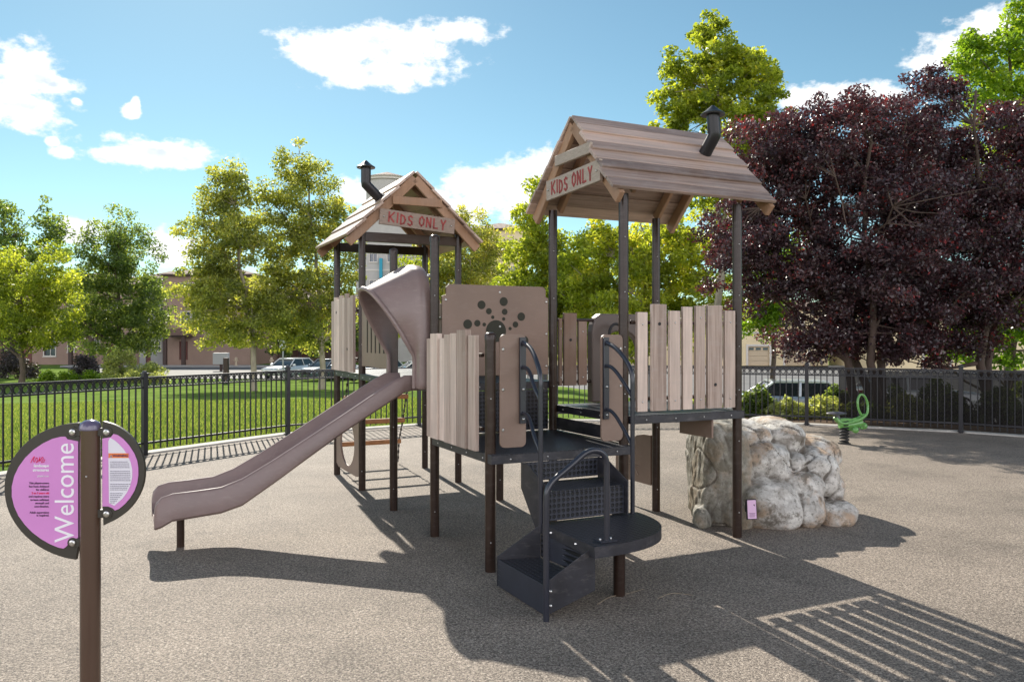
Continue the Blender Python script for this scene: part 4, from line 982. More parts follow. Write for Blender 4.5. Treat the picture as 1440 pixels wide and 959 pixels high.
# ------------------------------------------------------------------ trees and plants
def leaves_mesh(name, P, size, mtl, rs, var, aspect=.62, up=.35, thin=None):
    n = len(P)
    nr = rs.normal(size=(n, 3)); nr[:, 2] += up * 2; nr /= np.linalg.norm(nr, axis=1)[:, None]
    a = rs.normal(size=(n, 3)); a -= nr * (a * nr).sum(1)[:, None]; a /= np.linalg.norm(a, axis=1)[:, None]
    b = np.cross(nr, a); L = size * rs.uniform(.6, 1.35, n)[:, None]; W = L * aspect
    V = np.empty((n, 4, 3), np.float32)
    V[:, 0] = P - a * L * .5; V[:, 1] = P + b * W * .5 + nr * L * .10 - a * L * .05; V[:, 2] = P + a * L * .55 - nr * L * .06; V[:, 3] = P - b * W * .5 + nr * L * .10 - a * L * .05
    me = bpy.data.meshes.new(name); me.vertices.add(n * 4); me.vertices.foreach_set("co", V.reshape(-1))
    me.loops.add(n * 4); me.loops.foreach_set("vertex_index", np.arange(n * 4, dtype=np.int32))
    me.polygons.add(n); me.polygons.foreach_set("loop_start", np.arange(0, n * 4, 4, dtype=np.int32)); me.polygons.foreach_set("loop_total", np.full(n, 4, np.int32))
    me.update(calc_edges=True)
    at = me.attributes.new("var", 'FLOAT', 'FACE'); at.data.foreach_set("value", var.astype(np.float32))
    me.materials.append(mtl)
    return me
def W3(px, py, Y): return np.array(((px - 720) / 1130 * Y, Y, 1.564 - (py - 475.7) / 1130 * Y))

def tree(name, label, trunk_px, Y, lobes, nclus, nleaf, size, mtl, bark, tr=.14, seed=0, rc=.45, cat="tree", group=None, stems=1, depth=1.0, tvar=.5, fork=.35, twigs=True, lean=0.0, edge=.5, droop=0.0):
    rs = np.random.RandomState(seed); bx = (trunk_px - 720) / 1130 * Y; bz = gz(bx, Y) - .05
    e = empty(name, (bx, Y, bz), 0, label, cat, group); O = np.array((bx, Y, bz))
    wts = np.array([l[2] * l[3] for l in lobes], float); wts /= wts.sum()
    cl = []
    for i in range(nclus):
        l = lobes[rs.choice(len(lobes), p=wts)]
        d = rs.normal(size=3); d /= np.linalg.norm(d); r = rs.uniform(0, 1) ** edge
        lump = 1 + .16 * math.sin(d[0] * 5 + seed) * math.cos(d[2] * 6 + seed * 2) + rs.uniform(-.10, .12)
        k = Y / 1130; c = W3(l[0], l[1], Y); off = (l[4] if len(l) > 4 else 0)
        lump *= 1.10; cl.append(c + np.array((d[0] * l[2] * k, d[1] * l[2] * k * depth + off, d[2] * l[3] * k)) * r * lump)
    cl = np.array(cl); rad = rc * rs.uniform(.55, 1.4, len(cl))
    per = rs.poisson(1.12 * nleaf / nclus * (rad / rc) ** 1.6) + 3
    idx = np.repeat(np.arange(len(cl)), per); n = len(idx)
    d = rs.normal(size=(n, 3)); d /= np.linalg.norm(d, axis=1)[:, None]
    P = cl[idx] + d * (rad[idx] * rs.uniform(0, 1, n) ** .45)[:, None] * np.array((1.1, 1.1, .72))
    cv = rs.uniform(-.22, .22, len(cl)); var = np.clip(tvar + cv[idx] + rs.normal(0, .17, n), 0, 1)
    keep = P[:, 2] > bz + .15; P = P[keep]; var = var[keep]
    me = leaves_mesh("crown", P - O, size, mtl, rs, var); o = bpy.data.objects.new("crown", me); C.objects.link(o); o.parent = e
    # trunk with limbs reaching the leaf clusters
    m = MB(); cz = cl[:, 2].mean(); ztop = cl[:, 2].max() - .4; lo = cl[:, 2].min()
    def put(pts, r): m.tube([Vector(p - O) for p in pts], r, 9 if r[0] > .04 else 5)
    skel = []
    for s in range(stems):
        a = 2 * math.pi * s / max(1, stems) + seed; sp = (.0 if stems == 1 else 1.0)
        cen = cl.mean(0)
        top_ = np.array((cen[0] + sp * math.cos(a) * np.ptp(cl[:, 0]) * .22, cen[1] + sp * math.sin(a) * np.ptp(cl[:, 1]) * .22, ztop * .9 + cz * .1))
        b0 = O + np.array((sp * math.cos(a) * .16, sp * math.sin(a) * .16, 0)); pts = []
        for q in range(11):
            f = q / 10; p = b0 * (1 - f) + top_ * f
            ff = f ** 1.5 if stems == 1 else f
            p[:2] = b0[:2] * (1 - ff) + top_[:2] * ff; p[:2] += rs.normal(0, .035 * (1 + f * 3) * tr / .14, 2) * (0 if q in (0,) else 1); pts.append(p)
        rr = [tr / (1 if stems == 1 else 1.25) * (1.25 if q == 0 else 1.0) * (1 - .9 * (q / 10)) + .012 for q in range(11)]
        put(pts, rr); skel.append((pts, rr))
    allp = []; 
    for pts, rr in skel:
        for q in range(2, 10): allp.append((pts[q], rr[q]))
    lim = rs.choice(len(cl), min(len(cl), 9 * stems + 12), replace=False); sec = []
    for c in cl[lim]:
        cand = [a for a in allp if a[0][2] < c[2] - .1] or allp[:1]
        s_, r_ = min(cand, key=lambda a: np.linalg.norm((a[0] - c) * (1, 1, .55)) * rs.uniform(.7, 1.4))
        mid = (s_ + c) / 2 + np.array((*rs.normal(0, .08, 2), -.06 * np.linalg.norm(c - s_))); ps = [s_, (s_ + mid) / 2, mid, (mid + c) / 2 + rs.normal(0, .04, 3), c]
        r0 = min(r_ * .6, .06 * tr / .14 + .012); put(ps, [r0, r0 * .8, r0 * .6, r0 * .42, .008]); sec += [(p, r0 * .5) for p in ps[1:4]]
    if twigs:
        sp_ = np.array([a[0] for a in sec] + [a[0] for a in allp])
        for c in cl[::2]:
            j = np.argmin(np.linalg.norm(sp_ - c, axis=1)); s_ = sp_[j]; mid = (s_ + c) / 2 + rs.normal(0, .05, 3)
            put([s_, mid, c], [.016 * tr / .14 + .004, .011, .004])
    m.build("trunk", bark, e, smooth=60)
    return e

barkP = mat("plane_tree_bark", (.30, .26, .20), .85, .2, var=.3, vscale=5, bump=.5, bscale=14, stretch=(1, 1, .4))
barkD = mat("dark_bark", (.11, .085, .065), .9, .2, var=.3, vscale=7, bump=.6, bscale=20, stretch=(1, 1, .3))
barkPl = mat("plum_bark", (.085, .060, .048), .8, .25, var=.3, vscale=6, bump=.5, bscale=25, stretch=(1, 1, .3))
lf_olive = leaf_mat("olive_green_leaf", [(0, (.085, .11, .04)), (.5, (.23, .26, .09)), (.85, (.41, .42, .14)), (1, (.46, .38, .12))], .66)
lf_green = leaf_mat("deep_green_leaf", [(0, (.045, .08, .034)), (.5, (.115, .17, .062)), (1, (.25, .30, .09))], .66)
lf_yellow = leaf_mat("yellow_green_leaf", [(0, (.11, .15, .025)), (.45, (.27, .32, .055)), (.8, (.47, .49, .09)), (1, (.58, .48, .09))], .66)
lf_lime = leaf_mat("lime_green_leaf", [(0, (.06, .12, .016)), (.5, (.15, .25, .028)), (1, (.30, .38, .05))], .66)
lf_plum = leaf_mat("dark_purple_leaf", [(0, (.024, .017, .021)), (.5, (.058, .037, .044)), (.88, (.115, .066, .070)), (.96, (.24, .035, .035)), (1, (.34, .05, .05))], .26, rough=.38, spec=.65, tcol=(2.5, .9, .9))
lf_sage = leaf_mat("sage_shrub_leaf", [(0, (.14, .17, .08)), (.5, (.32, .36, .17)), (1, (.52, .54, .28))], .6)
lf_purple = leaf_mat("dusky_purple_leaf", [(0, (.03, .03, .03)), (.5, (.07, .06, .075)), (1, (.13, .11, .14))], .25)

# left side, beyond the lawn
tree("plane_tree", "tall dark green tree with twin crowns, far left, behind the yellow-leaved tree", 20, 64, [(5, 345, 55, 62), (-30, 380, 55, 80), (68, 350, 32, 58), (30, 410, 75, 70), (10, 300, 24, 20)], 150, 15000, .26, lf_green, barkD, .2, 11, .8)
tree("plane_tree", "round yellow-leaved tree at the far left above the pale fence rings", 30, 50, [(10, 410, 85, 65), (55, 410, 48, 62), (-30, 400, 60, 65), (30, 455, 70, 35), (60, 460, 48, 34), (80, 420, 26, 40)], 220, 28000, .17, lf_yellow, barkD, .16, 12, .62, tvar=.30)
tree("plane_tree", "broad dark green tree standing left of the taupe town house", 168, 62, [(158, 345, 38, 44), (180, 380, 48, 60), (140, 400, 42, 70), (205, 425, 34, 50), (165, 450, 62, 42), (155, 315, 20, 16), (125, 450, 36, 40), (205, 455, 34, 34), (160, 475, 60, 22), (120, 400, 22, 50)], 260, 32000, .20, lf_green, barkD, .2, 13, .75, tvar=.55)
tree("plane_tree", "olive green plane tree with a pale trunk, left of the two on the lawn", 357, 42, [(315, 275, 38, 42), (300, 330, 44, 55), (335, 300, 40, 55), (300, 400, 46, 50), (330, 440, 60, 48), (372, 445, 45, 45), (345, 380, 50, 60), (320, 248, 24, 16), (285, 420, 34, 40), (300, 460, 50, 26)], 340, 34000, .155, lf_olive, barkP, .15, 14, .50, edge=.42)
tree("plane_tree", "tallest olive plane tree, pale trunk, just left of the left tower", 452, 44, [(425, 238, 30, 38), (440, 290, 46, 60), (408, 310, 38, 60), (465, 350, 42, 60), (425, 400, 58, 60), (440, 450, 60, 42), (470, 300, 26, 40), (400, 450, 45, 40), (385, 270, 14, 30), (398, 400, 40, 60), (390, 345, 34, 50), (480, 410, 30, 60)], 370, 38000, .155, lf_olive, barkP, .16, 15, .50, edge=.42)
tree("plane_tree", "bright green tree seen beneath the left tower's roof", 592, 50, [(590, 395, 32, 55), (612, 400, 30, 50), (575, 425, 30, 40), (590, 450, 50, 34)], 110, 9000, .20, lf_yellow, barkP, .16, 16, .6, tvar=.35)
tree("plane_tree", "green tree between the two tower roofs, behind the dotted panel", 655, 48, [(650, 345, 42, 45), (680, 370, 38, 60), (625, 380, 45, 60), (655, 430, 75, 50), (640, 310, 18, 14)], 200, 26000, .15, lf_olive, barkP, .17, 17, .55, tvar=.62)
tree("plane_tree", "yellow-green plane tree left behind the right tower", 762, 30, [(745, 330, 32, 60), (765, 380, 60, 65), (735, 420, 45, 55), (800, 400, 50, 70), (760, 290, 18, 36), (790, 450, 70, 45), (725, 460, 50, 35), (770, 480, 70, 22)], 300, 36000, .14, lf_yellow, barkP, .15, 18, .42, tvar=.40)
tree("plane_tree", "yellow-green plane tree seen between the right tower's posts", 900, 27, [(860, 370, 60, 65), (920, 400, 65, 75), (985, 400, 48, 75), (880, 450, 80, 45), (840, 330, 30, 45), (950, 340, 60, 50), (870, 475, 90, 28), (960, 460, 60, 40), (830, 400, 50, 60)], 380, 46000, .128, lf_yellow, barkP, .13, 19, .38, tvar=.48)
tree("plane_tree", "tall plane tree rising above the right tower's chimney", 1010, 25, [(1070, 120, 30, 40), (1085, 160, 26, 34), (945, 150, 30, 34), (1000, 95, 58, 55), (1035, 130, 55, 60), (965, 125, 38, 50), (1005, 180, 70, 60), (1060, 185, 38, 50), (990, 52, 34, 22), (1020, 260, 70, 70), (940, 190, 30, 40)], 340, 27000, .13, lf_yellow, barkP, .14, 20, .26, tvar=.36, edge=.45)
tree("lime_tree", "lime green tree showing beside the post, left of the purple plums", 1085, 34, [(1085, 400, 38, 55), (1060, 430, 35, 45), (1110, 360, 45, 50), (1075, 455, 30, 25)], 80, 9000, .15, lf_lime, barkD, .12, 21, .45)
for i, (px, lab) in enumerate(((395, "small dark evergreen before the row house, left of the white sedan"), (440, "small dark evergreen before the row house, behind the white sedan"), (487, "small dark evergreen before the row house, beside the left tower's post"))):
    tree("evergreen_tree", lab, px, 84, [(px, 470, 16, 26), (px + 4, 485, 20, 16), (px - 3, 450, 9, 14)], 40, 3000, .26, lf_green, barkD, .12, 70 + i, .5, tvar=.2, group="small evergreens before the row house")
# right side
tree("purple_plum_tree", "purple-leaved plum tree with several stems, directly behind the spring rider", 1228, 16.4, [(1120, 230, 95, 85), (1215, 260, 110, 115), (1075, 300, 85, 90), (1150, 370, 130, 75), (1060, 380, 60, 60), (1240, 400, 110, 60), (1130, 165, 34, 26), (1195, 160, 40, 30), (1175, 450, 62, 34), (1255, 190, 50, 60), (1090, 180, 24, 24), (1210, 470, 90, 34), (1270, 460, 70, 42), (1245, 330, 90, 60, -1.6), (1180, 400, 80, 50, -1.3), (1290, 400, 70, 50, -1.2), (1025, 290, 45, 65, -1.3), (1065, 240, 60, 55, -1.2), (1005, 350, 36, 45, -1.2), (1120, 210, 60, 50, -1.4), (1150, 480, 60, 22), (1240, 490, 60, 20)], 900, 135000, .068, lf_plum, barkPl, .105, 22, .26, stems=4, edge=.5, depth=.9)
tree("purple_plum_tree", "purple-leaved plum tree at the right edge with the highest dark crown", 1385, 17.4, [(1300, 180, 50, 75), (1350, 240, 100, 90), (1450, 300, 120, 130), (1340, 350, 120, 90), (1430, 190, 60, 40), (1300, 115, 22, 26), (1410, 400, 130, 50), (1500, 240, 70, 80), (1330, 130, 22, 20), (1290, 470, 60, 40), (1360, 430, 80, 60), (1300, 400, 70, 80)], 820, 125000, .072, lf_plum, barkPl, .12, 23, .28, stems=2, edge=.5, depth=.9)
tree("maple_tree", "bright green tree topping the purple plums at the upper right", 1420, 26, [(1375, 95, 32, 50), (1425, 70, 45, 70), (1410, 150, 60, 50), (1480, 80, 50, 80), (1365, 60, 14, 22), (1430, 250, 80, 90), (1425, 20, 16, 22)], 170, 17000, .14, lf_lime, barkD, .17, 24, .38, tvar=.6)
tree("maple_tree", "low green maple hanging over the shaded fence at the right edge", 1425, 20.5, [(1395, 450, 60, 40), (1440, 430, 60, 55), (1340, 480, 40, 26), (1480, 460, 60, 60), (1380, 495, 60, 20)], 120, 9500, .12, lf_lime, barkD, .08, 25, .28, tvar=.3)

def shrub(name, label, px, Y, wpx, hpx_top, n, size, mtl, seed, rc=.25, cat="shrub", group=None, nc=30, depth=.8):
    rs = np.random.RandomState(seed); bx = (px - 720) / 1130 * Y; bz = gz(bx, Y) - .05; k = Y / 1130
    hz = 1.564 - (hpx_top - 475.7) * k - bz; e = empty(name, (bx, Y, bz), 0, label, cat, group)
    d = rs.normal(size=(nc, 3)); d /= np.linalg.norm(d, axis=1)[:, None]; d[:, 2] = abs(d[:, 2]); r = rs.uniform(.3, 1, nc)[:, None] ** .5
    wr = wpx * k / 2
    cl = d * r * np.array((wr, wr * depth, hz)) * .86 + np.array((0, 0, .05)); idx = rs.randint(0, nc, n); dd = rs.normal(size=(n, 3)); dd /= np.linalg.norm(dd, axis=1)[:, None]
    P = cl[idx] + dd * (rc * rs.uniform(.2, 1, n) ** .5)[:, None]; P = P[P[:, 2] > 0]; var = np.clip(rs.normal(.5, .2, len(P)) + rs.uniform(-.2, .2, nc)[idx[:len(P)]], 0, 1)
    me = leaves_mesh("foliage", P, size, mtl, rs, var, up=.6); o = bpy.data.objects.new("foliage", me); C.objects.link(o); o.parent = e
    m = MB()
    for c in cl[:10]: m.tube([(0, 0, 0), Vector(c) * .5 + Vector((0, 0, .04)), Vector(c)], [.02, .014, .006], 5)
    m.build("stem", barkD, e); return e
shrub("shrub", "big sage green shrub mound with feathery top beyond the lawn", 172, 56, 74, 486, 5000, .16, lf_sage, 31, .4)
shrub("shrub", "dusky purple shrub at the far left edge beyond the lawn", 22, 58, 66, 486, 3500, .17, lf_purple, 32, .45)
shrub("shrub", "dusky purple shrub left of the big sage shrub mound", 122, 58, 44, 494, 2600, .16, lf_purple, 33, .4)
shrub("shrub", "small sage shrub right of the big sage shrub mound, by the fence post", 212, 54, 50, 506, 2600, .15, lf_sage, 34, .35)
for i, (px, w_) in enumerate(((66, 36), (98, 34), (128, 32), (158, 34), (188, 36), (222, 32))):
    shrub("hedge_clump", ["leftmost", "second", "third", "fourth", "fifth", "rightmost"][i] + " low green hedge clump from the left along the lawn's far edge", px, 52, w_, 521 + (i % 2), 1300, .12, lf_sage if i > 2 else lf_lime, 40 + i, .3, "hedge", "low hedge clumps along the lawn")
# planting behind the right-hand fence
RS = [(1062, 16.2, 60, 545, lf_green, "dark green shrub behind the fence, just right of the tower's corner post"), (1105, 15.9, 60, 566, lf_sage, "pale green low shrub behind the fence in front of the silver car"),
      (1160, 15.9, 64, 562, lf_sage, "grey-green low shrub behind the fence, left of the spring rider"), (1215, 15.8, 60, 572, lf_green, "low dark shrub behind the fence, directly behind the spring rider"),
      (1275, 15.6, 70, 560, lf_sage, "leafy shrub behind the shade cloth, right of the spring rider"), (1335, 15.2, 66, 552, lf_green, "green shrub behind the shade cloth beside the far right post"), (1405, 14.9, 80, 545, lf_green, "dark shrub behind the shade cloth at the right edge"),
      (1240, 18.2, 90, 530, lf_green, "tall dark shrub behind the fence between the plum stems"), (1315, 18.6, 90, 525, lf_green, "tall dark shrub below the low green maple"), (1450, 17.6, 90, 525, lf_green, "tall dark shrub cut by the right edge, behind the cloth"), (1178, 18.6, 40, 536, lf_green, "narrow dark shrub behind the fence, left of the plum stems"), (985, 17.2, 60, 560, lf_green, "dark shrub seen under the right tower's front deck")]
for i, (px, Y, w_, top_, ml, lab) in enumerate(RS): shrub("shrub", lab, px, Y, w_, top_, 3600, .075, ml, 60 + i, .15)

# mown grass blades on the near lawn
def grass():
    rs = np.random.RandomState(5); n = 170000
    u1 = rs.uniform(-.66, .0, n); Y = 10 + 17 * rs.uniform(0, 1, n) ** 1.5; X = u1 * Y * 1.05
    # keep only what lies outside the fence ring
    fx = np.array([p.x for p in outer[3:10]]); fy = np.array([p.y for p in outer[3:10]])
    ok = np.zeros(n, bool); yl = np.interp(X, fx, fy); ok = Y > yl + .04; ok &= X < 0.5
    X, Y = X[ok], Y[ok]; n = len(X); Z = np.array([gz(a, b) for a, b in zip(X, Y)]) - .035
    h = rs.uniform(.03, .075, n); a = rs.uniform(0, math.pi, n); wv = .006 + .0003 * Y; lx = rs.normal(0, .02, (n, 2))
    V = np.empty((n, 3, 3), np.float32); V[:, 0] = np.c_[X - np.cos(a) * wv, Y - np.sin(a) * wv, Z]; V[:, 1] = np.c_[X + np.cos(a) * wv, Y + np.sin(a) * wv, Z]; V[:, 2] = np.c_[X + lx[:, 0], Y + lx[:, 1], Z + h]
    me = bpy.data.meshes.new("grass"); me.vertices.add(n * 3); me.vertices.foreach_set("co", V.reshape(-1)); me.loops.add(n * 3); me.loops.foreach_set("vertex_index", np.arange(n * 3, dtype=np.int32))
    me.polygons.add(n); me.polygons.foreach_set("loop_start", np.arange(0, n * 3, 3, dtype=np.int32)); me.polygons.foreach_set("loop_total", np.full(n, 3, np.int32)); me.update(calc_edges=True)
    at = me.attributes.new("var", 'FLOAT', 'FACE'); at.data.foreach_set("value", rs.uniform(0, 1, n).astype(np.float32))
    me.materials.append(leaf_mat("grass_blade", [(0, (.06, .105, .028)), (.6, (.14, .20, .055)), (1, (.28, .31, .11))], .45)); o = bpy.data.objects.new("grass", me); C.objects.link(o)
    tag(o, "bright green mown grass on the lawn beyond the fence", "grass", kind="stuff")
grass()
# ------------------------------------------------------------------ buildings
stucco = {}
def stc(name, col): 
    if name not in stucco: stucco[name] = mat(name, col, .85, .2, var=.08, vscale=.8, bump=.15, bscale=30)
    return stucco[name]
taupe = stc("taupe_stucco", (.32, .22, .18)); greyst = stc("pale_grey_stucco", (.34, .33, .33)); brownst = stc("brown_stucco", (.12, .07, .055)); cream = stc("cream_stucco", (.74, .61, .38)); whitest = stc("white_stucco", (.46, .44, .41))
trim = mat("painted_trim", (.62, .58, .52), .6, .3); darktrim = mat("dark_timber_trim", (.07, .045, .04), .6, .3); doorm = mat("maroon_door", (.13, .035, .03), .5, .4); garagem = mat("garage_door_tan", (.55, .44, .30), .6, .3, bump=.1)
def tile_mat():
    m = bpy.data.materials.new("clay_roof_tiles"); m.use_nodes = True; t = m.node_tree; b = t.nodes["Principled BSDF"]
    tc = N(t, "ShaderNodeTexCoord"); wv = N(t, "ShaderNodeTexWave"); wv.inputs["Scale"].default_value = 2.2; wv.inputs["Distortion"].default_value = .3; t.links.new(tc.outputs["Object"], wv.inputs["Vector"])
    n = N(t, "ShaderNodeTexNoise"); n.inputs["Scale"].default_value = 3; n.inputs["Detail"].default_value = 5; t.links.new(tc.outputs["Object"], n.inputs["Vector"])
    mx = N(t, "ShaderNodeMix", data_type='RGBA'); t.links.new(n.outputs["Fac"], mx.inputs[0]); mx.inputs[6].default_value = (.14, .085, .065, 1); mx.inputs[7].default_value = (.32, .20, .15, 1)
    t.links.new(mx.outputs[2], b.inputs["Base Color"]); b.inputs["Roughness"].default_value = .8
    bp = N(t, "ShaderNodeBump"); bp.inputs["Strength"].default_value = 1; bp.inputs["Distance"].default_value = .08; t.links.new(wv.outputs["Fac"], bp.inputs["Height"]); t.links.new(bp.outputs[0], b.inputs["Normal"])
    return m
tiles = tile_mat()
def house(label, px0, px1, py_eave, Y, dep, wallm, wins=(), doors=(), garages=(), roofh=1.6, name="town_house", cat="house", group=None, ground=None, over=.5, porch=None, bands=()):
    k = Y / 1130; x0, x1 = (px0 - 720) * k, (px1 - 720) * k; zb = -1.32 if ground is None else ground; ze = 1.564 - (py_eave - 475.7) * k
    e = empty(name, ((x0 + x1) / 2, Y, zb), 0, label, cat, group); ox = (x0 + x1) / 2; Wd = (x1 - x0)
    def lx(px): return (px - 720) * k - ox
    def lz(py): return 1.564 - (py - 475.7) * k - zb
    H_ = ze - zb
    # front wall is built round its openings, the rest is one box set behind it
    ops = [(lx(a), lx(b), max(.02, lz(d)), lz(c)) for (a, b, c, d) in list(wins) + list(doors) + list(garages)]
    m = MB(); m.box2((-Wd / 2, .30, 0), (Wd / 2, dep, H_))
    xs = sorted({-Wd / 2, Wd / 2, *[q for o in ops for q in o[:2] if -Wd / 2 < q < Wd / 2]}); zs = sorted({0, H_, *[q for o in ops for q in o[2:] if 0 < q < H_]})
    for a, b in zip(xs, xs[1:]):
        for c, d in zip(zs, zs[1:]):
            mx_, mz_ = (a + b) / 2, (c + d) / 2
            if any(o[0] < mx_ < o[1] and o[2] < mz_ < o[3] for o in ops): continue
            m.add([(a, 0, c), (b, 0, c), (b, 0, d), (a, 0, d)], [(0, 1, 2, 3)])
    for (a, b, c, d) in ops:
        m.add([(a, 0, c), (a, .30, c), (a, .30, d), (a, 0, d)], [(0, 1, 2, 3)]); m.add([(b, 0, c), (b, .30, c), (b, .30, d), (b, 0, d)], [(3, 2, 1, 0)])
        m.add([(a, 0, d), (b, 0, d), (b, .30, d), (a, .30, d)], [(0, 1, 2, 3)]); m.add([(a, 0, c), (b, 0, c), (b, .30, c), (a, .30, c)], [(3, 2, 1, 0)])
    m.add([(-Wd / 2, 0, 0), (-Wd / 2, .3, 0), (-Wd / 2, .3, H_), (-Wd / 2, 0, H_)], [(0, 1, 2, 3)]); m.add([(Wd / 2, 0, 0), (Wd / 2, .3, 0), (Wd / 2, .3, H_), (Wd / 2, 0, H_)], [(0, 1, 2, 3)])
    m.build("wall", wallm, e)
    for (a, b, c, d) in wins:
        a, b, c, d = lx(a), lx(b), lz(d), lz(c); m = MB(); t_ = .09
        m.box2((a - t_, -.05, c - t_), (b + t_, .0, c)); m.box2((a - t_, -.05, d), (b + t_, .0, d + t_)); m.box2((a - t_, -.05, c), (a, .0, d)); m.box2((b, -.05, c), (b + t_, .0, d))
        m.box2((a, .12, (c + d) / 2 - .03), (b, .17, (c + d) / 2 + .03)); m.box2(((a + b) / 2 - .03, .12, c), ((a + b) / 2 + .03, .17, d))
        m.box2((a - t_ - .06, -.12, c - t_ - .08), (b + t_ + .06, -.0, c - t_ - .003))
        w_ = m.build("window", trim, e); m = MB(); m.box2((a, .18, c), (b, .20, d)); m.build("pane", M['glass'], w_)
    for (a, b, c, d) in doors:
        a, b, c, d = lx(a), lx(b), max(.02, lz(d)), lz(c); m = MB(); m.box2((a, .10, c), (b, .15, d)); m.box2((a + .12, .08, c + .3), (b - .12, .10, (c + d) / 2 - .1)); m.box2((a + .12, .08, (c + d) / 2 + .1), (b - .12, .10, d - .2))
        m.build("door", doorm, e)
    for (a, b, c, d) in garages:
        a, b, c, d = lx(a), lx(b), max(.02, lz(d)), lz(c); m = MB(); n_ = 4
        for q in range(n_): m.box2((a, .16, c + (d - c) * q / n_ + .012), (b, .20, c + (d - c) * (q + 1) / n_ - .012))
        m.box2((a - .2, -.05, c), (a, 0, d + .2), 1); m.box2((b, -.05, c), (b + .2, 0, d + .2), 1); m.box2((a, -.05, d), (b, 0, d + .2), 1)
        for q in range(3): m.box2((a + (b - a) * (q + .15) / 3, .14, d - (d - c) * .2), (a + (b - a) * (q + .85) / 3, .165, d - (d - c) * .07), 2)
        m.build("garage_door", [garagem, trim, M['glass']], e)
    for py in bands: m = MB(); m.box2((-Wd / 2 - .04, -.08, lz(py) - .1), (Wd / 2 + .04, -.003, lz(py) + .1)); m.build("moulding", trim, e)
    if roofh:
        m = MB(); a, b, c, d = -Wd / 2 - over, Wd / 2 + over, -over, dep + over; r_ = min(Wd, dep) / 2; yr = (c + d) / 2
        xa, xb = (a + r_, b - r_) if Wd > dep else ((a + b) / 2 - .1, (a + b) / 2 + .1)
        z = H_ + .02; m.add([(a, c, z), (b, c, z), (b, d, z), (a, d, z), (xa, yr, z + roofh), (xb, yr, z + roofh)], [(0, 1, 5, 4), (1, 2, 5), (2, 3, 4, 5), (3, 0, 4)])
        m.box2((a + .04, c + .04, z - .18), (b - .04, d - .04, z - .01), 1)
        m.build("roof", [tiles, darktrim], e)
    if porch:
        a, b, c = porch; a, b, c = lx(a), lx(b), lz(c); m = MB(); m.box2((a, -2.2, c), (b, -.003, c + .18), 0); m.add([(a - .2, -2.4, c + .18), (b + .2, -2.4, c + .18), (b + .2, -.003, c + .9), (a - .2, -.003, c + .9)], [(0, 1, 2, 3)], 1)
        for q in (a + .25, b - .25): m.box2((q - .18, -2.15, 0), (q + .18, -1.8, c - .003), 0)
        m.build("porch", [darktrim, tiles], e)
    return e
house("taupe three-storey town house with tile roof, right of the dark green tree", 229, 352, 386, 86, 11, taupe, [(252, 273, 399, 409), (255, 268, 439, 458), (271, 281, 439, 458), (300, 318, 439, 458), (300, 318, 400, 412)], [(252, 264, 480, 506)], porch=(240, 272, 474), roofh=1.5)
house("narrow pale grey town house between the dark green tree and the taupe house", 196, 228.6, 392, 87, 10, greyst, [(218, 227, 400, 412), (220, 227, 438, 455), (218.5, 226, 480, 493)], [(205, 212, 482, 510)], roofh=1.2)
house("brown town house with porch columns, hidden by the dark green trees", 20, 195.5, 400, 88, 10, taupe, [(62, 78, 478, 500), (96, 104, 484, 494), (130, 140, 478, 494), (62, 80, 430, 450), (96, 110, 430, 450), (150, 165, 430, 450)], [(28, 45, 484, 512), (150, 160, 484, 512)], porch=(110, 145, 472))
house("reddish brown house at the far left edge behind the yellow tree", -120, 19.5, 405, 88, 10, brownst, [(-60, -40, 430, 450), (-20, 0, 430, 450), (-60, -40, 480, 500)], [(4, 14, 484, 512)])
house("long dark brown row house seen under the two olive plane trees", 352.5, 504, 420, 96, 10, brownst, [(370, 380, 486, 500), (342 + 22, 352 + 14, 440, 456), (395, 405, 440, 456), (440, 452, 440, 456), (340 + 58, 408, 486, 500), (470, 480, 440, 456)], [(384, 391, 486, 510), (418, 427, 486, 510), (447, 455, 486, 510), (482, 490, 486, 510)], porch=(425, 470, 478))
# white block with a round turret, behind the left roof
tw = house("white apartment block with tall windows behind the left tower", 500, 612, 305, 98, 12, whitest, [(520, 530, 345, 368), (545, 555, 345, 368), (585, 595, 345, 368), (520, 530, 395, 420), (545, 555, 395, 420), (585, 595, 395, 420), (520, 530, 445, 465), (585, 595, 445, 465)], [], roofh=1.3, name="apartment_block", cat="apartment building", bands=(380,))
k = 96 / 1130; m = MB(); r_ = 31 * k; zc0 = 1.564 - (330 - 475.7) * k + 1.32; zc1 = 1.564 - (243 - 475.7) * k + 1.32; lx_ = (537 - 556) * k
m.lathe([(r_, zc0 - 2), (r_, zc1)], 28, 0, (lx_, 4, 0)); m.lathe([(r_ * 1.10, zc1 + .01), (r_ * 1.10, zc1 + .25), (r_ * 1.16, zc1 + .27), (r_ * 1.16, zc1 + .35)], 28, 1, (lx_, 4, 0)); m.lathe([(r_ * 1.2, zc1 + .36), (.1, zc1 + 1.3)], 28, 2, (lx_, 4, 0))
m.build("turret", [whitest, trim, tiles], tw, smooth=40)
m = MB(); m.box2((-1.9, -.4, 10.2), (-1.55, -.02, 12.6)); m.build("banner", mat("turquoise_banner", (.02, .30, .42), .6), tw)
house("cream apartment block with tile roof between the two tower roofs", 662, 742, 322, 92, 12, cream, [(700, 708, 338, 352), (716, 724, 338, 352), (700, 708, 375, 390), (716, 724, 375, 390), (680, 688, 375, 390)], roofh=1.5, name="apartment_block", cat="apartment building")
house("cream building with tan garage doors, right of the tower's corner post", 1000, 1165, 432, 80, 12, cream, [(1090, 1100, 442, 455), (1120, 1130, 442, 455)], [], [(1052, 1082, 487, 514), (1104, 1136, 487, 514)], roofh=1.8, bands=(468,))
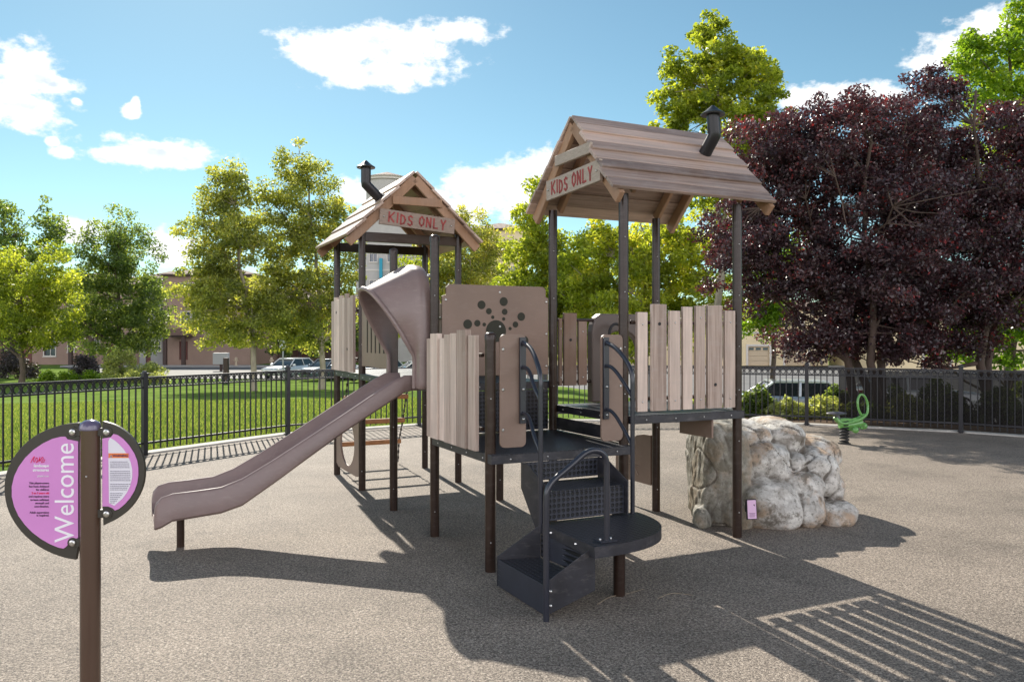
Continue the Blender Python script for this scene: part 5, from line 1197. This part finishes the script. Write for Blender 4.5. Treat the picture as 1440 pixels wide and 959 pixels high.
house("cream garage building seen through the right tower's railing gaps", 770, 985, 455, 84, 12, cream, [(800, 812, 463, 476), (850, 862, 463, 476), (900, 912, 463, 476)], [], [(818, 846, 490, 514), (870, 900, 490, 514)], roofh=1.6)
house("cream two-storey house behind the green maple at the right edge", 1240, 1520, 430, 72, 12, cream, [(1225, 1240, 455, 475), (1270, 1285, 455, 475), (1370, 1385, 455, 475), (1330, 1345, 430, 445)], [], [(1300, 1335, 485, 520)], roofh=1.8)

# ------------------------------------------------------------------ cars
def car(label, px, Y, ang, col, suv=False, group="cars parked beyond the fence", metal=.2):
    x = (px - 720) / 1130 * Y; z = -1.285 if x < 2 or Y > 26 else gz(x, Y)
    e = empty("parked_car", (x, Y, z), R(ang), label, "car", group)
    paint = mat("car_paint", col, .25, .5, metal=metal, coat=1.0)
    Lc, Wc, Hc = (4.7, 1.86, 1.68) if suv else (4.6, 1.80, 1.42)
    # lofted stations along the car: x, half width, sill, belt height, belt inset
    st = [(-.5, .72, .42, .62), (-.485, .84, .30, .74), (-.44, .93, .24, .80), (-.30, .98, .20, .86), (-.1, 1, .19, .90), (.15, 1, .19, .93), (.35, .99, .20, .95), (.45, .95, .25, .95), (.49, .86, .32, .88), (.5, .78, .42, .80)]
    if suv: st = [(a, b, c * 1.15, d * (1.12 if a < 0 else 1.1)) for a, b, c, d in st]
    m = MB(); vs = []; n = 14
    for (a, hw, zs, zb) in st:
        w_ = Wc / 2 * hw; 
        sec = [(-w_ * .90, zs), (-w_ * .985, zs + .10), (-w_, (zs + zb) / 2), (-w_ * .97, zb - .10), (-w_ * .90, zb - .02), (-w_ * .6, zb + .015), (0, zb + .03)]
        sec += [(-p, q) for p, q in reversed(sec[:-1])]; n = len(sec)
        vs += [(a * Lc, p, q) for p, q in sec]
    fs = [(i * n + j, i * n + (j + 1) % n, (i + 1) * n + (j + 1) % n, (i + 1) * n + j) for i in range(len(st) - 1) for j in range(n)] + [tuple(range(n)), tuple(range((len(st) - 1) * n, len(st) * n))]
    m.add(vs, fs)
    m.build("body", paint, e, smooth=45)
    zb = .90 * (1.1 if suv else 1); f0, f1, r0, r1 = (-.24, -.08, .30, .44) if not suv else (-.25, -.11, .43, .485)
    def cab(x0, x1, x2, x3, w0, w1, z0, z1, mt, nm, par):
        m = MB(); vs = [(x0 * Lc, -w0, z0), (x0 * Lc, w0, z0), (x3 * Lc, w0, z0), (x3 * Lc, -w0, z0), (x1 * Lc, -w1, z1), (x1 * Lc, w1, z1), (x2 * Lc, w1, z1), (x2 * Lc, -w1, z1)]
        m.add(vs, [(0, 1, 2, 3), (7, 6, 5, 4), (0, 4, 5, 1), (1, 5, 6, 2), (2, 6, 7, 3), (3, 7, 4, 0)]); return m.build(nm, mt, par, bevel=.06, seg=3, smooth=60)
    cab(f0, f1, r0, r1, Wc * .455, Wc * .36, zb - .06, Hc - .05, M['carglass'], "windows", e)
    m = MB(); m.box2((f1 * Lc - .05, -Wc * .355, Hc - .075), (r0 * Lc + .05, Wc * .355, Hc)); 
    for s_ in (-1, 1):
        m.beam((f0 * Lc, s_ * Wc * .452, zb), (f1 * Lc, s_ * Wc * .362, Hc - .04), .06, .05); m.beam((r1 * Lc, s_ * Wc * .452, zb), (r0 * Lc, s_ * Wc * .362, Hc - .04), .09, .06); m.beam((.12 * Lc, s_ * Wc * .46, zb), (.11 * Lc, s_ * Wc * .366, Hc - .05), .08, .03)
        if suv: m.beam((.30 * Lc, s_ * Wc * .46, zb), (.31 * Lc, s_ * Wc * .366, Hc - .05), .12, .03)
        m.box((f0 * Lc + .25, s_ * Wc * .53, zb + .06), (.12, .2, .14))
    m.build("roof", paint, e, bevel=.03, seg=3, smooth=60)
    for wx in (-.31, .30):
        for s_ in (-1, 1):
            m = MB(); T = Matrix.Rotation(R(90), 4, 'X'); m.lathe([(.25, -.10), (.33, -.09), (.335, 0), (.33, .09), (.25, .10)], 24)
            whl = m.build("wheel", M['tyre'], e, smooth=40, loc=(wx * Lc, s_ * Wc * .455, .335), rot=(R(90), 0, 0))
            m = MB(); m.lathe([(.24, -.105), (.22, -.112), (.05, -.105), (.05, .105), (.22, .112), (.24, .105)], 20); m.build("rim", M['rim'], whl, smooth=40)
    for s_ in (-1, 1):
        m = MB(); m.box((-.478 * Lc, s_ * Wc * .34, .66 * (1.1 if suv else 1)), (.16, .36, .14)); m.build("headlight", M['lamp'], e, bevel=.04)
        m = MB(); m.box((.488 * Lc, s_ * Wc * .36, .80 * (1.1 if suv else 1)), (.10, .28, .18)); m.build("taillight", M['taillamp'], e, bevel=.03)
    m = MB(); m.box((-.495 * Lc, 0, .50), (.06, Wc * .5, .18)); m.build("grille", M['tyre'], e, bevel=.02)
    return e
car("white sedan facing the camera on the road beneath the olive plane trees", 408, 58, 70, (.75, .76, .77))
car("dark blue-grey car right of the white sedan, behind the left tower post", 462, 56, 62, (.08, .11, .15))
car("white car seen through the left tower under its deck", 586, 50, 20, (.72, .74, .76))
car("grey car glimpsed beneath the slide hood", 530, 54, 60, (.45, .48, .52))
car("silver hatchback behind the fence, left of the spring rider", 1140, 27.5, 174, (.55, .57, .60), metal=.7)
car("white car behind the shade cloth, right of the spring rider", 1285, 31, 176, (.72, .73, .74))

# street bits by the road
def street():
    def base(px, Y): return ((px - 720) / 1130 * Y, Y, -1.3)
    e = empty("mailbox", base(311, 70), 0, "grey cluster mailbox on a pedestal under the left olive plane tree", "mailbox"); m = MB(); m.box((0, 0, .3), (.2, .2, .6)); m.build("pedestal", darktrim, e); m = MB(); m.box((0, 0, 1.1), (1.3, .5, 1.0)); m.build("box", mat("grey_mailbox", (.42, .43, .42), .5), e, bevel=.03)
    for px, lab in ((332, "small pale hydrant left of the left plane tree's trunk"), (382, "small pale hydrant right of the left plane tree's trunk")):
        e = empty("fire_hydrant", base(px, 80.6), 0, lab, "hydrant"); e.location.z = -1.17; m = MB(); m.lathe([(.16, 0), (.16, .08), (.11, .1), (.11, .62), (.15, .64), (.13, .76), (.04, .84)], 14); m.tube([(-.22, 0, .5), (.22, 0, .5)], .07, 8); m.build("body", mat("hydrant_paint", (.45, .36, .25), .5), e, smooth=40)
    e = empty("sign_pole", base(398, 55), 0, "thin grey metal sign pole beside the white sedan", "pole"); m = MB(); m.tube([(0, 0, 0), (0, 0, 2.7)], .06, 10); m.build("pole", mat("grey_pole", (.35, .36, .37), .5, metal=.5), e); m = MB(); m.box((0, -.05, 2.45), (.45, .02, .6)); m.build("plate", mat("sign_plate_back", (.55, .56, .56), .5), e)
    e = empty("bollard", base(318, 52), 0, "dark timber post on the lawn left of the left plane tree", "post"); m = MB(); m.box((0, 0, .8), (.3, .3, 1.6)); m.build("shaft", darktrim, e, bevel=.02)
street()

# dry twigs lying on the rubber
for (pts, lab) in (([(840, 851), (856, 840), (882, 836), (905, 829)], "thin dry twig on the rubber surface just right of the bottom step"), ([(925, 842), (945, 834), (975, 838)], "short pale curved twig on the rubber below the round landing")):
    P = []
    for px, py in pts:
        Z = 1.564 * 1130 / (py - 475.7); P.append(((px - 720) / 1130 * Z, Z, .006))
    m = MB(); P = smooth_path(P, 2); m.tube(P, [.0024 - .0012 * i / len(P) for i in range(len(P))], 5); tag(m.build("twig", mat("dry_twig", (.28, .22, .15), .8)), lab, "twig")
